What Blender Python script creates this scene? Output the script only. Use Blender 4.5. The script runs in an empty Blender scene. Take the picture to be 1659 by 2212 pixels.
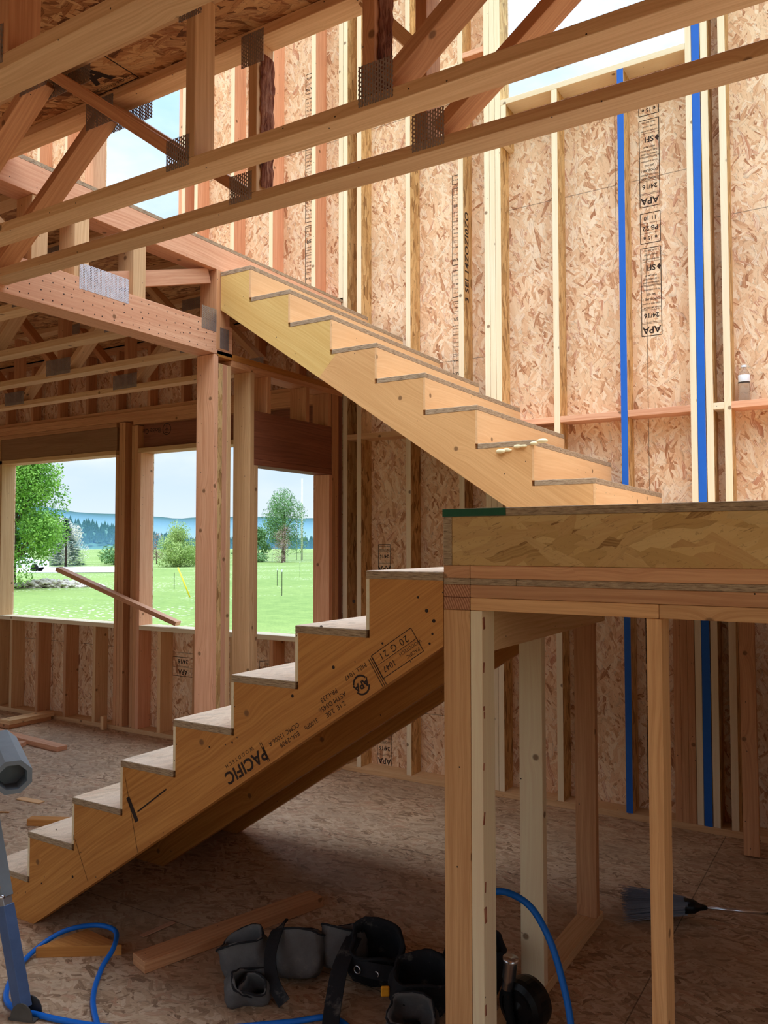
import bpy, bmesh, math, random
from mathutils import Vector, Matrix, Quaternion
from math import radians, pi, sin, cos

sc = bpy.context.scene
col = sc.collection
random.seed(7)

RX, FY = 1.35, -1.3        # right and front limits; the unseen walls there are added to shape light
# ------------------------------------------------------------------ camera
cam_d = bpy.data.cameras.new('camera'); cam = bpy.data.objects.new('camera', cam_d); col.objects.link(cam)
cam_d.sensor_fit = 'HORIZONTAL'; cam_d.sensor_width = 36.0
cam_d.lens = 1748.4 / 1659 * 36.0
cam_d.clip_start = 0.05; cam_d.clip_end = 20000
cam.location = (0, 0, 1.60)
yaw, pit, rol = 0.551341, 0.041752, -0.000982
F = Vector((-sin(yaw) * cos(pit), cos(yaw) * cos(pit), sin(pit)))
Rt = Vector((cos(yaw), sin(yaw), 0)); U = Rt.cross(F)
R2 = cos(rol) * Rt + sin(rol) * U; U2 = -sin(rol) * Rt + cos(rol) * U
cam.rotation_euler = Matrix((R2, U2, -F)).transposed().to_euler()
sc.camera = cam

# ------------------------------------------------------------------ world / light / exposure
SKY_STRENGTH = 1.0
EXPOSURE = 0.72
sc.view_settings.view_transform = 'Standard'; sc.view_settings.look = 'None'
sc.view_settings.exposure = EXPOSURE; sc.view_settings.gamma = 1; sc.view_settings.use_curve_mapping = False
sc.cycles.use_denoising = True
sc.cycles.max_bounces = 9; sc.cycles.diffuse_bounces = 6; sc.cycles.glossy_bounces = 3
sc.cycles.transparent_max_bounces = 12; sc.cycles.caustics_reflective = False; sc.cycles.caustics_refractive = False
sc.cycles.sample_clamp_indirect = 6

W = bpy.data.worlds.new('sky'); sc.world = W; W.use_nodes = True
nt = W.node_tree; nt.nodes.clear()


class G:
    """tiny node-graph helper"""
    def __init__(s, nt): s.nt = nt; s.L = nt.links
    def n(s, t, **kw):
        nd = s.nt.nodes.new(t)
        ins = kw.pop('i', {})
        for k, v in kw.items(): setattr(nd, k, v)
        for k, v in ins.items(): s.set(nd.inputs[k], v)
        return nd
    def set(s, sock, v):
        if isinstance(v, bpy.types.NodeSocket): s.L.new(v, sock)
        elif isinstance(v, bpy.types.Node): s.L.new(v.outputs[0], sock)
        else:
            if sock.type == 'RGBA' and len(v) == 3: v = (*v, 1)
            sock.default_value = v
    def m(s, op, a, b=None, c=None, clamp=False):
        nd = s.nt.nodes.new('ShaderNodeMath'); nd.operation = op; nd.use_clamp = clamp
        s.set(nd.inputs[0], a)
        if b is not None: s.set(nd.inputs[1], b)
        if c is not None: s.set(nd.inputs[2], c)
        return nd.outputs[0]
    def mix(s, f, a, b, blend='MIX'):
        nd = s.nt.nodes.new('ShaderNodeMix'); nd.data_type = 'RGBA'; nd.blend_type = blend
        s.set(nd.inputs[0], f); s.set(nd.inputs[6], a); s.set(nd.inputs[7], b)
        return nd.outputs[2]
    def mixf(s, f, a, b):
        nd = s.nt.nodes.new('ShaderNodeMix'); nd.data_type = 'FLOAT'
        s.set(nd.inputs[0], f); s.set(nd.inputs[2], a); s.set(nd.inputs[3], b)
        return nd.outputs[0]
    def ramp(s, f, stops, interp='LINEAR'):
        nd = s.nt.nodes.new('ShaderNodeValToRGB'); cr = nd.color_ramp; cr.interpolation = interp
        while len(cr.elements) < len(stops): cr.elements.new(0.5)
        for e, (p, c) in zip(cr.elements, stops):
            e.position = p; e.color = (*c, 1) if len(c) == 3 else c
        s.set(nd.inputs[0], f); return nd.outputs[0]
    def map(s, v, loc=(0, 0, 0), rot=(0, 0, 0), scale=(1, 1, 1)):
        nd = s.nt.nodes.new('ShaderNodeMapping')
        s.set(nd.inputs[0], v); s.set(nd.inputs[1], loc); s.set(nd.inputs[2], rot); s.set(nd.inputs[3], scale)
        return nd.outputs[0]
    def noise(s, v, scale=1, detail=2, rough=.5, dim='3D'):
        nd = s.nt.nodes.new('ShaderNodeTexNoise'); nd.noise_dimensions = dim
        if v is not None: s.set(nd.inputs['Vector'], v)
        nd.inputs['Scale'].default_value = scale; nd.inputs['Detail'].default_value = detail; nd.inputs['Roughness'].default_value = rough
        return nd.outputs[0]
    def vor(s, v, scale=1, feature='F1', dim='2D', rand=1):
        nd = s.nt.nodes.new('ShaderNodeTexVoronoi'); nd.voronoi_dimensions = dim; nd.feature = feature
        s.set(nd.inputs['Vector'], v); nd.inputs['Scale'].default_value = scale; nd.inputs['Randomness'].default_value = rand
        return nd
    def sep(s, v):
        nd = s.nt.nodes.new('ShaderNodeSeparateXYZ'); s.set(nd.inputs[0], v); return nd.outputs
    def comb(s, x, y, z=0.0):
        nd = s.nt.nodes.new('ShaderNodeCombineXYZ'); s.set(nd.inputs[0], x); s.set(nd.inputs[1], y); s.set(nd.inputs[2], z); return nd.outputs[0]


g = G(nt)
tc = g.n('ShaderNodeTexCoord').outputs['Generated']
z = g.sep(tc)[2]
cl = g.noise(g.map(tc, scale=(1, 1, 2.6), loc=(2.3, .4, 0)), 2.6, 7, .52)
clm = g.ramp(cl, [(.38, (0, 0, 0)), (.62, (1, 1, 1))])
blue = g.ramp(z, [(0, (.76, .86, .94)), (.15, (.46, .66, .86)), (.6, (.36, .56, .85))])
white = g.ramp(cl, [(.4, (.70, .80, .89)), (.6, (.86, .92, .97)), (.8, (.95, .97, 1))])
skyc = g.mix(clm, blue, white)
# overcast skies are brighter overhead than at the horizon
gain = g.ramp(z, [(0.0, (.70,) * 3), (.30, (.72,) * 3), (.75, (.75,) * 3)])
zen = g.m('ADD', g.sep(gain)[0], g.m('MULTIPLY', g.m('POWER', g.m('MAXIMUM', z, 0.0), 4.0), 5.0))
bg = g.n('ShaderNodeBackground', i={'Color': skyc, 'Strength': g.m('MULTIPLY', zen, SKY_STRENGTH)})
out = g.n('ShaderNodeOutputWorld'); g.L.new(bg.outputs[0], out.inputs[0])

sun_d = bpy.data.lights.new('sun', 'SUN'); sun_d.energy = 0.55; sun_d.angle = radians(35); sun_d.color = (1, .95, .88)
sun = bpy.data.objects.new('sun', sun_d); col.objects.link(sun)
sun.rotation_euler = (radians(38), 0, radians(35)); sun.location = (0, 0, 30)


# ------------------------------------------------------------------ materials
def mat(name):
    m = bpy.data.materials.new(name); m.use_nodes = True
    nt = m.node_tree; nt.nodes.clear(); g = G(nt)
    b = g.n('ShaderNodeBsdfPrincipled'); o = g.n('ShaderNodeOutputMaterial'); g.L.new(b.outputs[0], o.inputs[0])
    b.inputs['Specular IOR Level'].default_value = .25
    return m, g, b


def srgb(r, g_, b):
    f = lambda c: ((c / 255 + .055) / 1.055) ** 2.4 if c / 255 > .04045 else c / 255 / 12.92
    return (f(r), f(g_), f(b))


def plain(name, c, rough=.6, metal=0, noise=.12, scale=20):
    m, g, b = mat(name)
    o = g.n('ShaderNodeTexCoord').outputs['Object']
    n = g.noise(o, scale, 4, .6)
    f = g.m('ADD', g.m('MULTIPLY', g.m('SUBTRACT', n, .5), noise * 4), 1.0)
    cc = g.mix(1.0, c, g.comb(f, f, f), 'MULTIPLY')
    g.set(b.inputs['Base Color'], cc); b.inputs['Roughness'].default_value = rough; b.inputs['Metallic'].default_value = metal
    return m


def wood(name, light, dark, knot=(.16, .07, .025), var=.12, grain=1.0, knots=True):
    m, g, b = mat(name)
    uv = g.n('ShaderNodeTexCoord').outputs['UV']
    rnd = g.n('ShaderNodeObjectInfo').outputs['Random']
    off = g.comb(g.m('MULTIPLY', rnd, 37.0), g.m('MULTIPLY', rnd, 11.0))
    v = g.n('ShaderNodeVectorMath', operation='ADD', i={0: uv, 1: off}).outputs[0]
    kn = g.vor(v, 4.2)
    d = kn.outputs['Distance']; kc = g.sep(kn.outputs['Color'])[0]
    sel = g.m('GREATER_THAN', kc, .62)
    bulge = g.m('MULTIPLY', g.m('MULTIPLY', g.m('EXPONENT', g.m('MULTIPLY', d, -9.0)), sel), .035)
    w = g.noise(g.map(v, scale=(1.3, 4, 1)), 1.0, 2, .5, '2D')
    x, y, _ = g.sep(v)[:3]
    yy = g.m('ADD', g.m('ADD', y, bulge), g.m('MULTIPLY', w, .05))
    g1 = g.noise(g.comb(g.m('MULTIPLY', x, 1.6), g.m('MULTIPLY', yy, 95.0)), 1.0, 3, .6, '2D')
    g2 = g.noise(g.comb(g.m('MULTIPLY', x, 12.0), g.m('MULTIPLY', yy, 420.0)), 1.0, 2, .6, '2D')
    gr = g.m('ADD', g.m('MULTIPLY', g1, .75), g.m('MULTIPLY', g2, .25))
    gr = g.ramp(gr, [(.36, (0, 0, 0)), (.66, (1, 1, 1))])
    big = g.noise(g.map(v, scale=(.9, 9, 1)), 1.0, 2, .5, '2D')
    c = g.mix(g.m('MULTIPLY', g.sep(gr)[0], .75 * grain), light, dark)
    c = g.mix(g.m('MULTIPLY', g.ramp(big, [(.45, (0, 0, 0)), (.7, (1, 1, 1))]), .35), c, dark)
    if knots:
        km = g.m('MULTIPLY', g.ramp(d, [(.035, (1, 1, 1)), (.06, (0, 0, 0))]), sel)
        c = g.mix(g.m('MULTIPLY', km, .8), c, knot)
        nl = g.vor(v, 9.0); nm = g.m('LESS_THAN', nl.outputs['Distance'], .022)
        nm = g.m('MULTIPLY', nm, g.m('GREATER_THAN', g.sep(nl.outputs['Color'])[1], .7))
        c = g.mix(nm, c, (.05, .03, .02))
    k = g.m('ADD', g.m('MULTIPLY', rnd, var * 2), 1 - var)
    c = g.mix(1.0, c, g.comb(k, k, k), 'MULTIPLY')
    g.set(b.inputs['Base Color'], c); b.inputs['Roughness'].default_value = .62
    bp = g.n('ShaderNodeBump', i={'Height': gr}); bp.inputs['Strength'].default_value = .10; bp.inputs['Distance'].default_value = .002
    g.L.new(bp.outputs[0], b.inputs['Normal'])
    return m


def osb(name, pal, angle=pi / 2, spread=1.0, size=1.0, dirt=None, layers=6, gap=.3, lvl=1.0, joint=None, fibre=.5):
    """overlapping strands: each layer is a stretched, rotated cell pattern; the highest random cell lies on top"""
    m, g, b = mat(name)
    uv = g.n('ShaderNodeTexCoord').outputs['UV']
    v = uv
    wob = g.noise(v, 6, 2, .5, '2D')
    x, y, _ = g.sep(v)[:3]
    v = g.comb(g.m('ADD', x, g.m('MULTIPLY', wob, .05)), g.m('ADD', y, g.m('MULTIPLY', wob, -.04)))
    C = None; H = None
    offs = [0, .55, -.5, .22, 1.1, -.95, -.2][:layers]
    for i, a in enumerate(offs):
        ang = angle + a * spread
        s = size * (.9, .62, .8, 1.15, .5, .7, 1.3)[i]
        p = g.map(v, loc=(i * 3.7, i * 1.9, 0), rot=(0, 0, -ang), scale=(1, 1, 1))
        p = g.map(p, scale=(9.5 / s, 36 / s, 1))
        vo = g.vor(p, 1.0)
        r = g.sep(vo.outputs['Color'])
        edge = vo.outputs['Distance']
        fib = g.noise(g.map(p, scale=(.5, 7, 1)), 1, 2, .6, '2D')
        t = g.m('ADD', g.m('MULTIPLY', g.m('SUBTRACT', fib, .5), fibre), r[0])
        c = g.ramp(t, pal)
        edge_dark = g.ramp(edge, [(.55, (1, 1, 1)), (.95, (1 - gap,) * 3)])  # strand edges darkened by gap
        c = g.mix(1.0, c, edge_dark, 'MULTIPLY')
        h = g.m('ADD', r[1], g.m('MULTIPLY', edge, -.25))
        if C is None: C, H = c, h
        else:
            up = g.m('GREATER_THAN', h, H)
            C = g.mix(up, C, c); H = g.m('MAXIMUM', H, h)
    # thin dark lines and fine dark specks
    sp = g.noise(uv, 55, 3, .7, '2D')
    spm = g.ramp(sp, [(.30, (1, 1, 1)), (.36, (0, 0, 0))])
    C = g.mix(g.m('MULTIPLY', spm, .4), C, pal[0][1])
    sl = g.noise(g.map(g.map(uv, rot=(0, 0, -angle - .4)), scale=(16, 150, 1)), 1, 3, .7, '2D')
    C = g.mix(g.m('MULTIPLY', g.ramp(sl, [(.27, (1, 1, 1)), (.36, (0, 0, 0))]), .6), C, tuple(q * .6 for q in pal[0][1]))
    big = g.noise(uv, 1.3, 2, .5, '2D')
    k = g.m('ADD', g.m('MULTIPLY', big, .35), .83 * lvl)
    C = g.mix(1.0, C, g.comb(k, k, k), 'MULTIPLY')
    if dirt:
        dn = g.noise(uv, 2.1, 6, .68, '2D')
        C = g.mix(g.m('MULTIPLY', g.ramp(dn, [(.38, (0, 0, 0)), (.66, (1, 1, 1))]), .55), C, dirt)
        du = g.noise(uv, 260, 2, .7, '2D')
        C = g.mix(g.m('MULTIPLY', g.ramp(du, [(.6, (0, 0, 0)), (.72, (1, 1, 1))]), .5), C, tuple(min(1, q * 1.5) for q in dirt))
    if joint:
        xx = g.m('PINGPONG', g.m('ADD', x, joint[1]), joint[0] / 2)
        yy = g.m('PINGPONG', g.m('ADD', y, joint[3]), joint[2] / 2)
        jm = g.m('MULTIPLY', .75, g.m('MAXIMUM', g.m('LESS_THAN', xx, .0022), g.m('LESS_THAN', yy, .0022)))
        C = g.mix(g.m('MULTIPLY', jm, .85), C, (.035, .022, .015))
    g.set(b.inputs['Base Color'], C); b.inputs['Roughness'].default_value = .66
    bp = g.n('ShaderNodeBump', i={'Height': H}); bp.inputs['Strength'].default_value = .25; bp.inputs['Distance'].default_value = .002
    g.L.new(bp.outputs[0], b.inputs['Normal'])
    return m


PAL = [(0.0, srgb(168, 112, 76)), (.06, srgb(206, 154, 112)), (.2, srgb(228, 184, 142)), (.6, srgb(238, 204, 164)), (.9, srgb(246, 222, 190)), (1.0, srgb(202, 142, 106))]
PALR = [(0.0, srgb(140, 100, 58)), (.10, srgb(188, 144, 88)), (.35, srgb(212, 170, 112)), (.7, srgb(224, 186, 128)), (1.0, srgb(186, 138, 84))]
PALF = [(0.0, srgb(128, 96, 70)), (.15, srgb(172, 138, 106)), (.4, srgb(196, 162, 128)), (.75, srgb(212, 182, 150)), (1.0, srgb(180, 134, 102))]
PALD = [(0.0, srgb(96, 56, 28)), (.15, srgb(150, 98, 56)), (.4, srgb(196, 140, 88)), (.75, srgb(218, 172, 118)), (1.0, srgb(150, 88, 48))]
PALR2 = [(0.0, srgb(150, 108, 60)), (.08, srgb(190, 148, 88)), (.35, srgb(208, 166, 104)), (.7, srgb(218, 180, 120)), (1.0, srgb(196, 150, 92))]
M = {}
M['osb_wall'] = osb('osb_wall', PAL, pi / 2, .9, 1.0, joint=(1.22, .3, 2.44, .55))
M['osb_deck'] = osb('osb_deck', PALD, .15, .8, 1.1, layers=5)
M['osb_floor'] = osb('osb_floor', PALF, .1, .9, .8, dirt=srgb(158, 132, 106), gap=.35, joint=(2.44, .75, 1.22, .28))
M['osb_rim'] = osb('osb_rim', PALR2, .0, .5, 2.3, layers=6, gap=.12, fibre=.22)
M['osb_tread'] = osb('osb_tread', [(p, tuple(.55 * q + .45 * w for q, w in zip(c, srgb(232, 206, 178)))) for p, c in PALF], .2, .9, .9, dirt=srgb(226, 202, 178), gap=.15, layers=4)
M['lsl'] = osb('lsl', PALR, 0.0, .18, 1.2, layers=4, gap=.4)
M['fir_pink'] = wood('fir_pink', srgb(232, 178, 140), srgb(206, 140, 102))
M['fir_tan'] = wood('fir_tan', srgb(228, 188, 140), srgb(202, 154, 106))
M['fir_orange'] = wood('fir_orange', srgb(216, 162, 116), srgb(184, 124, 82))
M['fir_warm'] = wood('fir_warm', srgb(224, 172, 118), srgb(194, 136, 84))
M['pale'] = wood('pale', srgb(240, 222, 188), srgb(224, 198, 152), var=.06, grain=.6)
M['pale_smooth'] = wood('pale_smooth', srgb(238, 218, 178), srgb(224, 184, 146), var=.03, grain=.45)
M['lvl_pale'] = wood('lvl_pale', srgb(228, 176, 118), srgb(202, 146, 88), var=.03, grain=.7)
M['lvl_yellow'] = wood('lvl_yellow', srgb(230, 192, 118), srgb(210, 162, 88), var=.03, grain=.8)
M['lvl_orange'] = wood('lvl_orange', srgb(206, 142, 72), srgb(168, 102, 44), var=.03, grain=.9)
M['lvl_brown'] = wood('lvl_brown', srgb(158, 116, 82), srgb(124, 86, 58), var=.04, grain=.7)
M['lvl_dark'] = wood('lvl_dark', srgb(150, 92, 66), srgb(108, 60, 42), var=.05, grain=.8, knots=False)
M['ply_riser'] = wood('ply_riser', srgb(236, 190, 138), srgb(214, 158, 104), var=.04, grain=.55)
M['ply_edge'] = wood('ply_edge', srgb(206, 160, 130), srgb(178, 128, 98), var=.05, knots=False)
M['blue_paint'] = plain('blue_paint', srgb(32, 96, 186), .5, noise=.05)
M['green_paint'] = plain('green_paint', srgb(24, 78, 44), .5, noise=.1, scale=40)
M['foam'] = plain('foam', srgb(232, 214, 170), .8)


def osb_edge():
    m, g, b = mat('osb_edge')
    uv = g.n('ShaderNodeTexCoord').outputs['UV']
    n = g.noise(g.map(uv, scale=(28, 260, 1)), 1, 4, .7, '2D')
    n2 = g.noise(g.map(uv, scale=(9, 30, 1)), 1, 2, .5, '2D')
    c = g.ramp(n, [(.25, srgb(82, 62, 48)), (.42, srgb(158, 132, 104)), (.6, srgb(188, 162, 130)), (.8, srgb(210, 186, 150))])
    c = g.mix(g.m('MULTIPLY', n2, .35), c, srgb(140, 112, 84))
    g.set(b.inputs['Base Color'], c); b.inputs['Roughness'].default_value = .8
    bp = g.n('ShaderNodeBump', i={'Height': n}); bp.inputs['Strength'].default_value = .5; bp.inputs['Distance'].default_value = .003
    g.L.new(bp.outputs[0], b.inputs['Normal'])
    return m


M['osb_edge'] = osb_edge()


def endgrain(name, l, d):
    m, g, b = mat(name)
    uv = g.n('ShaderNodeTexCoord').outputs['UV']
    p = g.map(uv, loc=(.01, .06, 0))
    w = g.n('ShaderNodeTexWave', wave_type='RINGS', rings_direction='Z'); g.set(w.inputs['Vector'], g.map(uv, loc=(.02, .06, 0))); w.inputs['Scale'].default_value = 42; w.inputs['Distortion'].default_value = 1.5
    c = g.mix(w.outputs[1], l, d)
    g.set(b.inputs['Base Color'], c); b.inputs['Roughness'].default_value = .8
    return m


M['end_grain'] = endgrain('end_grain', srgb(196, 140, 104), srgb(150, 96, 66))


def plate_mat(name, base, rough, metal):
    m, g, b = mat(name)
    uv = g.n('ShaderNodeTexCoord').outputs['UV']
    x, y, _ = g.sep(uv)[:3]
    cx = g.m('FRACT', g.m('DIVIDE', x, .0085)); col_i = g.m('FLOOR', g.m('DIVIDE', x, .0085))
    cy = g.m('FRACT', g.m('ADD', g.m('DIVIDE', y, .013), g.m('MULTIPLY', col_i, .5)))
    slot = g.m('MULTIPLY', g.m('MULTIPLY', g.m('GREATER_THAN', cx, .3), g.m('LESS_THAN', cx, .72)), g.m('MULTIPLY', g.m('GREATER_THAN', cy, .14), g.m('LESS_THAN', cy, .80)))
    n = g.noise(uv, 30, 3, .6, '2D')
    c = g.mix(n, base, tuple(q * .55 for q in base))
    g.set(b.inputs['Base Color'], c); b.inputs['Metallic'].default_value = metal; b.inputs['Roughness'].default_value = rough
    g.set(b.inputs['Alpha'], g.m('SUBTRACT', 1.0, slot))
    return m


M['plate'] = plate_mat('plate', srgb(186, 180, 176), .42, .75)
M['plate_new'] = plate_mat('plate_new', srgb(236, 234, 240), .5, .1)


def bark_mat():
    m, g, b = mat('bark')
    o = g.n('ShaderNodeTexCoord').outputs['Object']
    n = g.noise(g.map(o, scale=(60, 60, 9)), 1, 5, .7)
    c = g.ramp(n, [(.3, srgb(84, 40, 28)), (.45, srgb(150, 86, 62)), (.6, srgb(200, 142, 112)), (.75, srgb(226, 182, 150))])
    g.set(b.inputs['Base Color'], c); b.inputs['Roughness'].default_value = .9
    bp = g.n('ShaderNodeBump', i={'Height': n}); bp.inputs['Strength'].default_value = 1; bp.inputs['Distance'].default_value = .008
    g.L.new(bp.outputs[0], b.inputs['Normal'])
    return m


M['bark'] = bark_mat()


def ink_mat(name='ink', c=(.035, .02, .015), fade=.35):
    m, g, b = mat(name)
    o = g.n('ShaderNodeTexCoord').outputs['Object']
    n = g.noise(o, 90, 4, .7)
    g.set(b.inputs['Base Color'], c); b.inputs['Roughness'].default_value = .8
    g.set(b.inputs['Alpha'], g.ramp(n, [(fade - .05, (.1,) * 3), (fade + .1, (.92,) * 3)]))
    return m


M['ink'] = ink_mat('ink', fade=.27)
M['ink_faint'] = ink_mat('ink_faint', srgb(70, 46, 34), fade=.46)
M['steel'] = plain('steel', srgb(170, 172, 176), .35, .8, noise=.1)
M['steel_blue'] = plain('steel_blue', srgb(84, 104, 140), .45, .25, noise=.15, scale=14)
M['steel_dark'] = plain('steel_dark', srgb(96, 92, 86), .5, .6, noise=.2)
M['grey_paint'] = plain('grey_paint', srgb(128, 134, 138), .5, .2, noise=.08)
M['chrome'] = plain('chrome', srgb(220, 222, 226), .25, .95, noise=.04)
M['black_plastic'] = plain('black_plastic', srgb(20, 20, 22), .38, noise=.1)
M['black_rubber'] = plain('black_rubber', srgb(14, 14, 14), .75)
M['orange_label'] = plain('orange_label', srgb(240, 160, 40), .5)
M['hose_blue'] = plain('hose_blue', srgb(20, 104, 196), .4, noise=.05)
M['yellow'] = plain('yellow', srgb(244, 214, 60), .5)
M['white_paint'] = plain('white_paint', srgb(236, 240, 244), .4, noise=.04)
M['glass_dark'] = plain('glass_dark', srgb(40, 48, 56), .15)


def cloth(name, c):
    m, g, b = mat(name)
    o = g.n('ShaderNodeTexCoord').outputs['Object']
    n = g.noise(o, 14, 6, .7); n2 = g.noise(o, 420, 2, .6)
    k = g.m('ADD', .55, g.m('MULTIPLY', n, .9))
    cc = g.mix(1.0, c, g.comb(k, k, k), 'MULTIPLY')
    cc = g.mix(g.m('MULTIPLY', g.ramp(n, [(.56, (0, 0, 0)), (.72, (1, 1, 1))]), .35), cc, srgb(150, 140, 128))
    g.set(b.inputs['Base Color'], cc); b.inputs['Roughness'].default_value = .9
    bp = g.n('ShaderNodeBump', i={'Height': g.m('ADD', g.m('MULTIPLY', n2, .3), n)}); bp.inputs['Strength'].default_value = .5; bp.inputs['Distance'].default_value = .004
    g.L.new(bp.outputs[0], b.inputs['Normal'])
    return m


M['canvas'] = cloth('canvas', srgb(96, 92, 90))
M['canvas_black'] = cloth('canvas_black', srgb(34, 32, 34))


def leaf(name, c1, c2):
    m, g, b = mat(name)
    o = g.n('ShaderNodeTexCoord').outputs['Object']
    n = g.noise(o, 1.1, 4, .7)
    g.set(b.inputs['Base Color'], g.mix(g.ramp(n, [(.35, (0, 0, 0)), (.65, (1, 1, 1))]), c1, c2)); b.inputs['Roughness'].default_value = .7
    g.set(b.inputs['Subsurface Weight'], 0.0)
    return m


M['leaf_spring'] = leaf('leaf_spring', srgb(92, 144, 52), srgb(156, 196, 92))
M['leaf_bush'] = leaf('leaf_bush', srgb(128, 158, 78), srgb(188, 204, 128))
M['leaf_dark'] = leaf('leaf_dark', srgb(82, 122, 72), srgb(136, 172, 112))
M['leaf_spruce'] = leaf('leaf_spruce', srgb(70, 100, 92), srgb(124, 150, 138))
M['leaf_conifer'] = leaf('leaf_conifer', srgb(30, 70, 56), srgb(62, 108, 84))
M['blossom'] = leaf('blossom', srgb(196, 192, 178), srgb(238, 234, 226))
M['twig'] = leaf('twig', srgb(140, 116, 104), srgb(178, 156, 140))
M['trunk'] = plain('trunk', srgb(96, 78, 66), .9)
M['gravel'] = plain('gravel', srgb(214, 208, 196), .9, noise=.1, scale=3)
M['dirt'] = plain('dirt', srgb(132, 112, 92), .95, noise=.15, scale=1.5)
M['stone'] = plain('stone', srgb(206, 194, 180), .9, noise=.35, scale=6)


def grass_mat():
    m, g, b = mat('grass')
    o = g.n('ShaderNodeTexCoord').outputs['Object']
    n = g.noise(o, .06, 5, .6); n2 = g.noise(o, 1.7, 5, .7); n3 = g.noise(o, 14, 3, .7)
    c = g.mix(g.ramp(n, [(.4, (0, 0, 0)), (.6, (1, 1, 1))]), srgb(112, 134, 66), srgb(134, 150, 80))
    c = g.mix(g.m('MULTIPLY', g.ramp(n2, [(.4, (0, 0, 0)), (.62, (1, 1, 1))]), .6), c, srgb(144, 162, 86))
    c = g.mix(g.m('MULTIPLY', g.ramp(n3, [(.35, (1, 1, 1)), (.55, (0, 0, 0))]), .5), c, srgb(88, 116, 52))
    fl = g.vor(o, 2.6); pa = g.ramp(g.noise(o, .12, 2, .5), [(.48, (0, 0, 0)), (.56, (1, 1, 1))])
    fm = g.m('MULTIPLY', g.m('LESS_THAN', fl.outputs['Distance'], .13), pa)
    c = g.mix(g.m('MULTIPLY', fm, .85), c, srgb(240, 244, 214))
    g.set(b.inputs['Base Color'], c); b.inputs['Roughness'].default_value = .9
    return m


M['grass'] = grass_mat()


# ------------------------------------------------------------------ builders
def uvmap(bm, ax=0, seed=0.0):
    """metric box UVs; u runs along local axis ax (the grain)"""
    uvl = bm.loops.layers.uv.verify()
    o = [i for i in range(3) if i != ax]
    for f in bm.faces:
        n = f.normal; d = max(range(3), key=lambda i: abs(n[i]))
        for l in f.loops:
            p = l.vert.co
            if d == ax: u, v = p[o[0]], p[o[1]]
            elif d == o[0]: u, v = p[ax], p[o[1]] + 1.7
            else: u, v = p[ax], p[o[0]] + .4
            l[uvl].uv = (u + seed, v + seed * .37)


def link(name, bm, mats, parent=None, loc=(0, 0, 0), rot=None, smooth=False):
    me = bpy.data.meshes.new(name)
    if smooth:
        for f in bm.faces: f.smooth = True
    bm.to_mesh(me); bm.free()
    for m in (mats if isinstance(mats, (list, tuple)) else [mats]):
        me.materials.append(M[m] if isinstance(m, str) else m)
    o = bpy.data.objects.new(name, me); col.objects.link(o)
    place(o, parent, loc, rot)
    return o


def wloc(o):
    p = Vector((0, 0, 0))
    while o is not None: p = p + o.location; o = o.parent
    return p


def place(o, parent, loc, rot=None):
    loc = Vector(loc)
    if parent is not None:
        o.parent = parent; o.location = loc - wloc(parent)
    else: o.location = loc
    if rot is not None:
        o.rotation_mode = 'QUATERNION'; o.rotation_quaternion = rot


def box_bm(w, d, h, bev=.0015, axis=None, seed=None, endmat=None):
    bm = bmesh.new()
    bmesh.ops.create_cube(bm, size=1, matrix=Matrix.Diagonal((w, d, h, 1)))
    if bev: bmesh.ops.bevel(bm, geom=list(bm.edges), offset=bev, segments=1, affect='EDGES')
    bm.normal_update()
    dims = (w, d, h)
    if axis is None: axis = dims.index(max(dims))
    uvmap(bm, axis, random.random() * 9 if seed is None else seed)
    if endmat is not None:
        for f in bm.faces:
            if abs(f.normal[axis]) > .9: f.material_index = 1
    return bm


def box(name, x0, x1, y0, y1, z0, z1, m, parent=None, bev=.0015, axis=None, edge=None):
    """axis-aligned board; edge = second material on the faces other than the widest ones"""
    bm = box_bm(x1 - x0, y1 - y0, z1 - z0, bev, axis)
    mats = [m]
    if edge:
        d = (x1 - x0, y1 - y0, z1 - z0); thin = d.index(min(d))
        for f in bm.faces:
            if abs(f.normal[thin]) < .8: f.material_index = 1
        mats.append(edge)
    return link(name, bm, mats, parent, ((x0 + x1) / 2, (y0 + y1) / 2, (z0 + z1) / 2))


def board(name, a, b, w, t, m, parent=None, up=(0, 0, 1), bev=.0015):
    """board from a to b; t measured along `up`, w across"""
    a, b = Vector(a), Vector(b); d = (b - a); L = d.length; x = d.normalized()
    up = Vector(up); y = up.cross(x).normalized(); zz = x.cross(y)
    q = Matrix((x, y, zz)).transposed().to_quaternion()
    return link(name, box_bm(L, w, t, bev, 0), m, parent, (a + b) / 2, q)


def empty(name, loc, label=None, cat=None, group=None, kind=None):
    o = bpy.data.objects.new(name, None); col.objects.link(o); o.location = loc; o.empty_display_size = .1
    return tag(o, label, cat, group, kind)


def tag(o, label=None, cat=None, group=None, kind=None):
    if label: o['label'] = label
    if cat: o['category'] = cat
    if group: o['group'] = group
    if kind: o['kind'] = kind
    return o


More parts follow.
